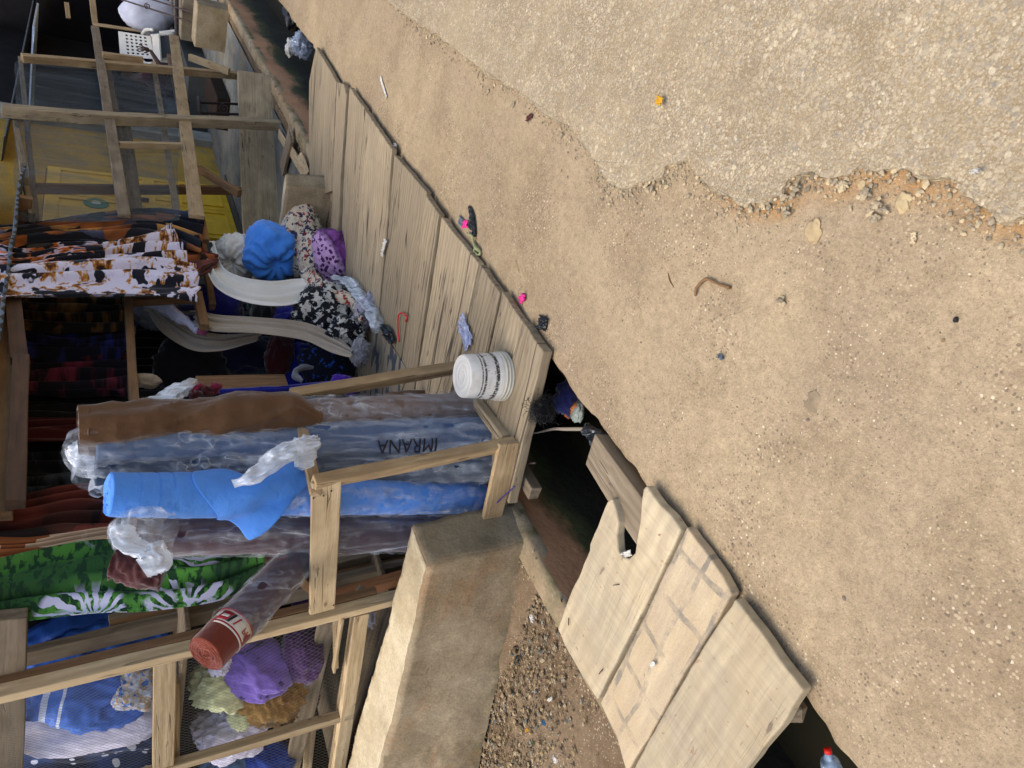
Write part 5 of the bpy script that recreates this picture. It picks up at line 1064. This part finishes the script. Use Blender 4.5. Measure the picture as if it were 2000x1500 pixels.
# further right: steps, railings, chair, sack, person in the dark
GB = m_concrete('pale_step', '#8a8272', '#70685a', False)
vr = box('veranda', (12.2, 3.35, -.05), (19, 4.9, .32), flat('veranda_grey', '#4a4d4b', .9, .1, 5, .2), None, .01, 'grey raised veranda in the shade at the far end', 'veranda')
box('plinth_block', (11.2, 2.22, -.02), (11.6, 2.75, .38), M_CONC_END, None, .015, 'rough concrete post foot at the drain edge near the photo corner', 'concrete block')
box('step_block', (13.3, 2.5, -.02), (15.6, 3.2, .35), GB, None, .01, 'pale concrete step at the far end of the drain', 'step')
gr = empty('iron_railing', (11.4, 2.5, .38), 'thin rusty iron railing with scrolls in front of the white sack', 'railing')
def rod(a, b, r=.012, par=gr, name='bar'): return tube(name, [a, lerp(a, b, .5), b], r, IRON, par, 8, 4)
rod(DP(225, -5, 11.5), DP(432, 62, 11.2)); rod(DP(275, -8, 11.5), DP(425, 40, 11.2)); rod(DP(345, -5, 11.5), DP(345, 128, 11.0), .03, name='rail')
def scroll(c, r, par=gr, dx=CR, dz=CU): return tube('scroll', [c+dx*(r*(1-k/16)*math.cos(k*.8))+dz*(r*(1-k/16)*math.sin(k*.8)) for k in range(15)], .007, IRON, par, 6, 60)
scroll(DP(288, 12, 11.4), .05)
g2 = empty('iron_gate', (8.8, 3.0, 0), 'dark iron gate leaf with scrolls between the stall posts', 'gate')
for a, b in (((385, 200), (478, 204)), ((385, 220), (478, 224))): rod(YP(*a, 2.75), YP(*b, 2.75), .014, g2)
rod(YP(388, 190, 2.75), YP(390, 228, 2.75), .02, g2); scroll(YP(438, 212, 2.75), .06, g2); scroll(YP(362, 200, 2.75), .06, g2)
dk = box('crate', tuple(YP(455, 185, 3.1)-V((.25, 0, .0))), tuple(YP(400, 160, 3.3)+V((.0, .2, 0))), WALLB, None, .01, 'dark box standing behind the stall post', 'box')
ch = empty('plastic_chair', (14.2, 3.6, .32), 'white plastic armchair with a pierced back on the dark veranda', 'chair')
cd = 12.2
def cb(px, py, d=cd): return DP(px, py, d)
def chairsheet(name, a, b, c, d_, hole=None, th=.02):
    nu, nv = 14, 14; vs = []; fs = []
    for j in range(nv+1):
        for i in range(nu+1): vs.append(lerp(lerp(a, b, i/nu), lerp(d_, c, i/nu), j/nv))
    for j in range(nv):
        for i in range(nu):
            if hole and hole(i, j): continue
            q = j*(nu+1)+i; fs.append((q, q+1, q+nu+2, q+nu+1))
    o = mk(name, vs, fs, P_WHITE, ch); m = o.modifiers.new('s', 'SOLIDIFY'); m.thickness = th; return o
chairsheet('backrest', cb(236, 112), cb(232, 62), cb(295, 72), cb(302, 116), lambda i, j: 3 <= j <= 11 and 1 < i < 13 and (i % 2 == 0) and (j % 2 == 1))
chairsheet('seat', cb(300, 116, 12.3), cb(295, 70, 12.3), cb(312, 66, 11.8), cb(316, 118, 11.8))
for a, b in (((300, 118), (345, 122)), ((295, 70), (340, 66)), ((312, 64), (348, 60)), ((314, 118), (350, 112))): tube('leg', [cb(*a), cb(*b)], .025, P_WHITE, ch, 8, 4)
tube('arm', [cb(278, 66), cb(285, 58, 12), cb(300, 58, 11.9)], .025, P_WHITE, ch, 8, 10); tube('arm', [cb(278, 118), cb(285, 124, 12), cb(302, 124, 11.9)], .025, P_WHITE, ch, 8, 10)
o = blob('white_sack', DP(290, 28, 12.6), (.33, .30, .42), flat('sack_cloth', '#b5b8c6', .8, .1, 10, .1), rz=-.94, lump=.12, fold=.03, seed=3, sub=4); tag(o, 'stuffed white sack beside the plastic chair at the photo edge', 'sack')
ff = empty('door_frame', DP(240, 30, 13), 'brown wooden frame standing behind the white sack', 'frame')
beam('upright', DP(180, -5, 13), DP(186, 48, 13), .05, .09, W_FRAME, ff); beam('crosspiece', DP(184, 48, 13), DP(285, 62, 13), .05, .09, W_FRAME, ff); beam('upright', DP(130, 5, 13), DP(134, 36, 13), .04, .07, W_FRAME, ff)
corrugated('roof_sheet', 10.2, 18.5, 3.9, 5.2, 2.42, 2.6, TIN, fc)
box('wall', (18.6, 2.9, -.05), (18.75, 8, 3.6), WALLT, fc)
# seated person in the shade, hand raised
SKIN = flat('dark_skin', '#3c261c', .55, .35, 12, .1); SHIRT = cloth('maroon_shirt', '#3f1419', '#32101a'); TROU = cloth('dark_maroon_wrapper', '#4a1a24', '#3a141c'); HAIR = flat('black_hair', '#0a0909', .8)
def skinned(name, pts, edges, rad, mat, par, root=0, sub=2):
    me = bpy.data.meshes.new(name); me.from_pydata([tuple(p) for p in pts], edges, []); me.materials.append(mat)
    o = bpy.data.objects.new(name, me); place(o, Matrix.Identity(4), par); m = o.modifiers.new('skin', 'SKIN'); m.use_smooth_shade = True
    for v, r in zip(me.skin_vertices[0].data, rad): v.radius = (r, r) if not isinstance(r, tuple) else r
    me.skin_vertices[0].data[root].use_root = True; s = o.modifiers.new('sub', 'SUBSURF'); s.levels = s.render_levels = sub; return o
hp = DP(287, 96, 11.6); pr = DP(345, 168, 11.9)   # pelvis beside the chair, below the hand
per = empty('person', (pr.x, pr.y, .32), 'person in a maroon shirt sitting in the dark, one hand raised by the white chair', 'person')
L = lambda x, y, z: pr+CR*(-x)+V((CR.y, -CR.x, 0))*(-y)+V((0, 0, z))
sh = L(.02, -.02, .50); sR = L(.02, -.19, .46); sL = L(.04, .17, .46); eR = L(-.12, -.26, .22); wR = hp+V((0, 0, -.04)); eL = L(-.05, .26, .20); wL = L(-.28, .16, .10)
pts = [L(0, 0, 0), L(.02, 0, .22), sh, L(.0, -.01, .60), L(-.03, -.01, .70), L(-.04, -.01, .80), sR, eR, wR, sL, eL, wL, L(-.02, -.10, -.02), L(-.42, -.14, .02), L(-.44, -.15, -.40), L(-.56, -.16, -.43), L(-.02, .10, -.02), L(-.42, .16, .02), L(-.42, .17, -.40), L(-.54, .18, -.43)]
edges = [(0, 1), (1, 2), (2, 3), (3, 4), (4, 5), (2, 6), (6, 7), (7, 8), (2, 9), (9, 10), (10, 11), (0, 12), (12, 13), (13, 14), (14, 15), (0, 16), (16, 17), (17, 18), (18, 19)]
rad = [.15, .13, .13, .055, .085, .095, .07, .045, .026, .07, .045, .026, .09, .065, .045, .035, .09, .065, .045, .035]
skinned('body', pts, edges, rad, SKIN, per)
skinned('shirt', [L(0, 0, .02), L(.02, 0, .22), sh, sR, lerp(sR, eR, .7), sL, lerp(sL, eL, .7)], [(0, 1), (1, 2), (2, 3), (3, 4), (2, 5), (5, 6)], [.165, .15, .14, .085, .062, .085, .062], SHIRT, per)
skinned('trousers', [L(0, 0, 0), pts[12], pts[13], lerp(pts[13], pts[14], .85), pts[16], pts[17], lerp(pts[17], pts[18], .85)], [(0, 1), (1, 2), (2, 3), (0, 4), (4, 5), (5, 6)], [.165, .105, .08, .062, .105, .08, .062], TROU, per)
hd = L(-.04, -.01, .78)
blob('hair', hd+CR*-.02+V((0, 0, .045)), (.098, .085, .085), HAIR, per, lump=.03, fold=.02, sub=3); blob('nose', hd+CR*.098+V((0, 0, -.02)), (.018, .012, .018), SKIN, per, lump=0, fold=0, sub=2)
for s in (-1, 1): blob('eye', hd+CR*.085+V((CR.y, -CR.x, 0))*(s*.032)+V((0, 0, .015)), (.012, .012, .010), flat('eye_white%d' % s, '#b5aea5', .3), per, lump=0, fold=0, sub=2); blob('ear', hd+V((CR.y, -CR.x, 0))*(s*.09), (.02, .010, .028), SKIN, per, lump=0, fold=0, sub=2)
tube('mouth', [hd+CR*.093+V((CR.y, -CR.x, 0))*k+V((0, 0, -.056)) for k in (-.025, 0, .025)], .006, SHIRT, per, 8, 6)
hv = [wR, wR+V((0, 0, .05)), wR+V((0, 0, .085))]; he = [(0, 1), (1, 2)]; hr = [.026, .032, .030]
for k, (dx, ln) in enumerate(((-.030, .075), (-.010, .090), (.010, .085), (.029, .068))):
    b = len(hv); hv += [hv[2]+CR*dx*1.1+V((0, 0, .012)), hv[2]+CR*dx*1.6+V((-.006, 0, ln*.6)), hv[2]+CR*dx*1.9+V((-.016, 0, ln))]; he += [(2, b), (b, b+1), (b+1, b+2)]; hr += [.010, .009, .007]
b = len(hv); hv += [wR+V((0, 0, .03))+CR*-.035, wR+V((0, 0, .06))+CR*-.058, wR+V((0, 0, .085))+CR*-.066]; he += [(1, b), (b, b+1), (b+1, b+2)]; hr += [.012, .010, .008]
skinned('hand', hv, he, hr, SKIN, per)
box('bench', (pr.x-.3, pr.y-.35, .32), (pr.x+.2, pr.y+.35, pr.z-.13), WALLB, None, .01, 'low dark bench under the seated person', 'bench')
# ================================================================== LITTER AND SMALL THINGS
def sc(name, px, py, sx, sy, mat, label, z=0.0, rz=0, h=.012, seed=0, cat='scrap', **k):
    p = G(px, py, z); 
    if z == 0: p.z = dirt_h(p.x, p.y)
    return tag(scrap(name, p, sx, sy, mat, rz, h, seed, **k), label, cat)
sc('plastic_scrap', 910, 438, .05, .035, P_PINK, 'bright pink plastic scrap beside the black shred', rz=.5, seed=1); sc('plastic_scrap', 1024, 583, .045, .032, P_PINK, 'folded bright pink plastic piece alone by the boards', rz=.9, seed=2, h=.02)
sc('plastic_shred', 925, 432, .16, .035, P_BLACK, 'pointed black plastic shred by the long footbridge', rz=-.6, seed=3, h=.02, shape=lambda u, v: (1, .25+1.2*math.sin(u*3.14))); sc('foil_scrap', 902, 432, .05, .04, P_GREY, 'small crumpled silver grey wrapper next to the pink scrap', seed=4)
sc('plastic_scrap', 1064, 631, .065, .055, P_BLACK, 'small black plastic scrap near the footbridge corner', seed=5, rz=.3, h=.02)
BLUEF = film('bluish_film', '#a9b3d6', .45, .9, 14)
sc('plastic_scrap', 910, 648, .17, .085, BLUEF, 'clear bluish plastic scrap stuck between two boards', z=.055, rz=-.25, seed=6, h=.012); sc('paper_scrap', 752, 484, .11, .035, P_PAPER, 'torn white paper slip wedged in the long joint', z=.055, rz=1.45, seed=7)
sc('sandal_scrap', 762, 652, .20, .06, P_BLACK, 'black pointed plastic scrap lying at the heap foot', z=.058, rz=.1, seed=8, h=.03, shape=lambda u, v: (1, .15+1.1*math.sin(u*2.6+.3)))
rw = tube('red_strap', [G(780, 668, .062), G(777, 640, .062), G(779, 615, .064), G(788, 612, .07), G(795, 620, .066), G(792, 628, .062)], .0045, P_RED, None, 8, 50); tag(rw, 'thin red plastic hook lying on the footbridge boards', 'hook')
sc('paper_scrap', 752, 170, .20, .02, P_PAPER, 'curved white sliver lying on the dirt near the far boards', rz=-.35, seed=9, h=.006); sc('leaf', 1291, 197, .03, .024, P_YEL, 'bright yellow leaf on the broken asphalt', z=.026, seed=10); sc('leaf', 1038, 230, .04, .02, K_RED, 'dark red petal on the dirt by the asphalt edge', rz=.8, seed=11)
sc('paper_scrap', 1908, 335, .018, .009, P_PAPER, 'tiny white chip on the asphalt near the photo corner', z=.024, seed=12, rz=.5); sc('seed_husk', 1786, 465, .024, .011, flat('husk', '#c9b795', .8), 'pale dry seed husk on the dirt beside the crumbled edge', seed=13, rz=2.2, h=.008)
sc('blue_scrap', 1412, 697, .02, .012, P_GREY, 'small slate grey scrap lying alone on the dirt', seed=14); sc('paper_scrap', 775, 287, .05, .03, P_PAPER, 'small white paper ball at the board ends', seed=15, h=.03); sc('paper_scrap', 1277, 1297, .025, .014, P_PAPER, 'white leaf shaped chip on the ruled slab', z=.051, rz=1.2, seed=16, h=.004)
sc('paper_scrap', 1042, 1207, .03, .022, P_PAPER, 'white square chip on the rubble', z=-.01, seed=17); sc('leaf', 1033, 1425, .026, .012, P_YEL, 'yellow leaf sliver on the rubble', z=-.01, rz=1.2, seed=18); sc('leaf', 1045, 1450, .026, .014, K_OLIVE, 'olive leaf on the rubble below the yellow sliver', z=-.01, rz=1.2, seed=19)
sc('paper_scrap', 1078, 1365, .04, .010, P_PAPER, 'narrow white strip on the rubble', z=-.01, rz=1.3, seed=20); sc('plastic_scrap', 1015, 1287, .03, .02, P_BLACK, 'black shred on the rubble at the wall foot', z=-.01, seed=21); sc('blue_scrap', 1066, 1410, .02, .014, flat('blue_chip', '#1f5b80', .5), 'small blue chip on the rubble', z=-.01, seed=22); sc('paper_scrap', 1088, 1482, .03, .02, P_PAPER, 'curled cream chip at the end of the rubble', z=-.01, seed=23)
TW = flat('twine', '#8f9468', .9)
tag(tube('twine', [G(912, 455, .01), G(922, 462, .02), G(925, 472, .008), G(930, 485, .02), G(938, 492, .008), G(934, 498, .01), G(926, 490, .012), G(930, 478, .01)], [.004, .006, .005, .009, .005, .006, .004, .003], TW, None, 8, 60, wr=.003, wrs=60), 'knotted greenish twine lying at the board ends', 'twine')
TWIG = flat('twig_bark', '#7a5c3c', .9)
tag(tube('twig', [G(1358, 578, .006), G(1362, 560, .010), G(1380, 545, .012), G(1398, 553, .010), G(1425, 562, .008)], [.003, .004, .0045, .004, .005], TWIG, None, 8, 40, wr=.002, wrs=50), 'curved brown twig loop half sunk in the dirt', 'twig')
tag(tube('twig', [G(1305, 533, .004), G(1308, 548, .008), G(1317, 562, .005)], .002, TWIG, None, 6, 16), 'short dark twig next to the twig loop', 'twig'); tag(tube('straw', [G(1007, 508, .006), G(1012, 530, .006)], .0015, P_LEAF, None, 6, 6), 'pale straw lying on the dirt', 'straw')
def stone(px, py, r, mat, label, seed, z=.0, flat_=.4): p = G(px, py, z); return tag(blob('stone', p+V((0, 0, r*.05)), (r, r*.8, r*flat_), mat, lump=.2, fold=.06, seed=seed, sub=4, fine=.03), label, 'stone')
ST1 = flat('ochre_stone', '#ad9772', .9, .2, 30, .2, b=.5); ST2 = flat('grey_stone', '#8b7b62', .9, .2, 30, .25, b=.5); ST3 = flat('cream_stone', '#b7a27a', .9, .2, 30, .2, b=.5)
stone(1590, 450, .028, ST1, 'flat ochre stone sunk in the dirt below the asphalt', 1, flat_=.15); stone(1590, 785, .030, ST2, 'worn grey stone sunk in the middle of the dirt', 2, flat_=.2); stone(1685, 362, .014, ST3, 'cream stone stuck in the broken asphalt edge', 3, flat_=.6); stone(1765, 395, .022, ST3, 'yellow ochre lump below the broken asphalt edge', 4, flat_=.35)
stone(1530, 585, .009, ST2, 'small round grey stone lying alone on the dirt', 5, flat_=.7); stone(1867, 624, .006, P_BLACK, 'tiny black round pebble on the dirt', 6, flat_=.8); stone(1417, 1078, .010, ST1, 'pale pebble near the end of the ruled slab', 7, flat_=.7); stone(1432, 1065, .007, ST2, 'dark pebble near the end of the ruled slab', 8, flat_=.7)
# hair-like black fibre clump hanging over the edge of the nearest board
hc = G(1048, 800, .03); vs = []; fs = []; rh = random.Random(4)
for s in range(420):
    a = rh.random()*6.28; b = rh.uniform(0, 1); st_ = hc+V((rh.gauss(0, .022), -rh.random()*.01-.004, rh.gauss(-.01, .012))); p = V(st_); d = V((math.cos(a)*.5-.3, math.sin(a)*.5-.2, rh.uniform(-1.0, .15))).normalized(); prev = None
    for k in range(9):
        r = .0009; e = d.orthogonal().normalized()*r; g = d.cross(e).normalized()*r; i0 = len(vs); vs += [p+e, p-e*.5+g, p-e*.5-g]
        if prev is not None:
            for m in range(3): fs.append((prev+m, prev+(m+1) % 3, i0+(m+1) % 3, i0+m))
        prev = i0; d = (d+V((rh.gauss(0, .75), rh.gauss(0, .75), rh.gauss(-.05, .6)))).normalized(); p = p+d*.011
o = mk('fibre_clump', vs, fs, flat('black_fibre', '#0b0d10', .45, .5)); tag(o, 'tuft of curly black hair fibre hanging on the nearest board edge', 'hair tuft')
# rubbish in the drain
def dr(px, py, z): return G(px, py, z)
o = blob('bag', dr(1110, 778, -.16), (.07, .05, .06), cloth('dark_blue_bag', '#15194a', '#1b2052'), lump=.15, fold=.12, seed=2, sub=4); tag(o, 'crumpled dark blue bag at the drain ledge beside the bucket board', 'bag')
o = tube('carton', [dr(1108, 812, -.16), dr(1128, 790, -.16)], .018, flat('orange_white_carton', '#b5672c', .5), None, 4, 3); tag(o, 'small orange and white carton in the drain', 'carton')
o = blob('bag', dr(1128, 803, -.17), (.045, .035, .02), flat('pale_green_plastic', '#8c968e', .4), lump=.15, fold=.08, seed=6, sub=4); tag(o, 'pale grey green plastic tub in the drain', 'tub')
o = tag(rag('bag', [dr(1145, 830, -.16), dr(1160, 848, -.16), dr(1175, 868, -.15), dr(1180, 880, -.15)], [.02, .04, .04, .02], film('dark_film', '#3c4248', .6, .95, 14), None, 13), 'torn black and clear plastic beside the timber in the drain', 'bag')
tag(tube('fabric_strip', [dr(1034, 846, .02), dr(1050, 845, -.03), dr(1080, 838, -.10), dr(1108, 838, -.14), dr(1140, 838, -.18)], [.003, .003, .006, .008, .008], flat('strip', '#8c8272', .6), None, 8, 40, flat=.3), 'thin striped strip hanging down into the drain', 'strip')
tag(tube('iron_bolt', [dr(1012, 906, .0), dr(1046, 904, -.02)], [.004, .005], IRON, None, 8, 6), 'rusty bolt sticking out of the nearest board edge', 'bolt')
cordm = flat('violet_cord', '#2e2470', .6)
tag(tube('cord', [G(935, 992, .08), G(965, 985, .10), G(985, 968, .08), G(1005, 950, .06)], .0028, cordm, None, 8, 30), 'violet and straw cord tied round the rack board corner', 'cord')
DBAG = film('grey_blue_bag_film', '#8f9db5', .65, .95, 12)
o = blob('bag', dr(590, 85, -.18), (.12, .12, .10), DBAG, lump=.2, fold=.14, seed=9, sub=4); tag(o, 'grey blue plastic bag lying in the far drain', 'bag')
o = blob('bag', dr(568, 92, -.28), (.09, .07, .05), P_WHITE, lump=.2, fold=.14, seed=10, sub=4); tag(o, 'whitish plastic bag beside the grey blue one in the far drain', 'bag')
o = blob('bag', dr(570, 30, -.25), (.16, .12, .08), P_BLACK, lump=.2, fold=.14, seed=12, sub=4); tag(o, 'black rubbish bag in the far end of the drain', 'bag')
bt = empty('plastic_bottle', dr(1618, 1480, -.2), 'clear bluish plastic bottle with a red cap lying in the near drain', 'bottle')
BOT = film('bottle_plastic', '#8fa9c4', .45, .8, 10); b0 = dr(1618, 1470, -.16); b1 = dr(1632, 1530, -.20)
tube('body', [b0, lerp(b0, b1, .15), lerp(b0, b1, .35), b1], [.009, .011, .026, .027], BOT, bt, 24, 30, wr=.003, wrs=20); tube('cap', [b0+(b0-b1).normalized()*.012, b0], .010, P_RED, bt, 20, 3)
sc('plastic_scrap', 1227, 1082, .05, .02, P_PAPER, 'twist of whitish plastic caught in the slab notch', z=.03, rz=1, seed=31)
for i, (px, py) in enumerate(((990, 1045), (1000, 1075))):
    pass
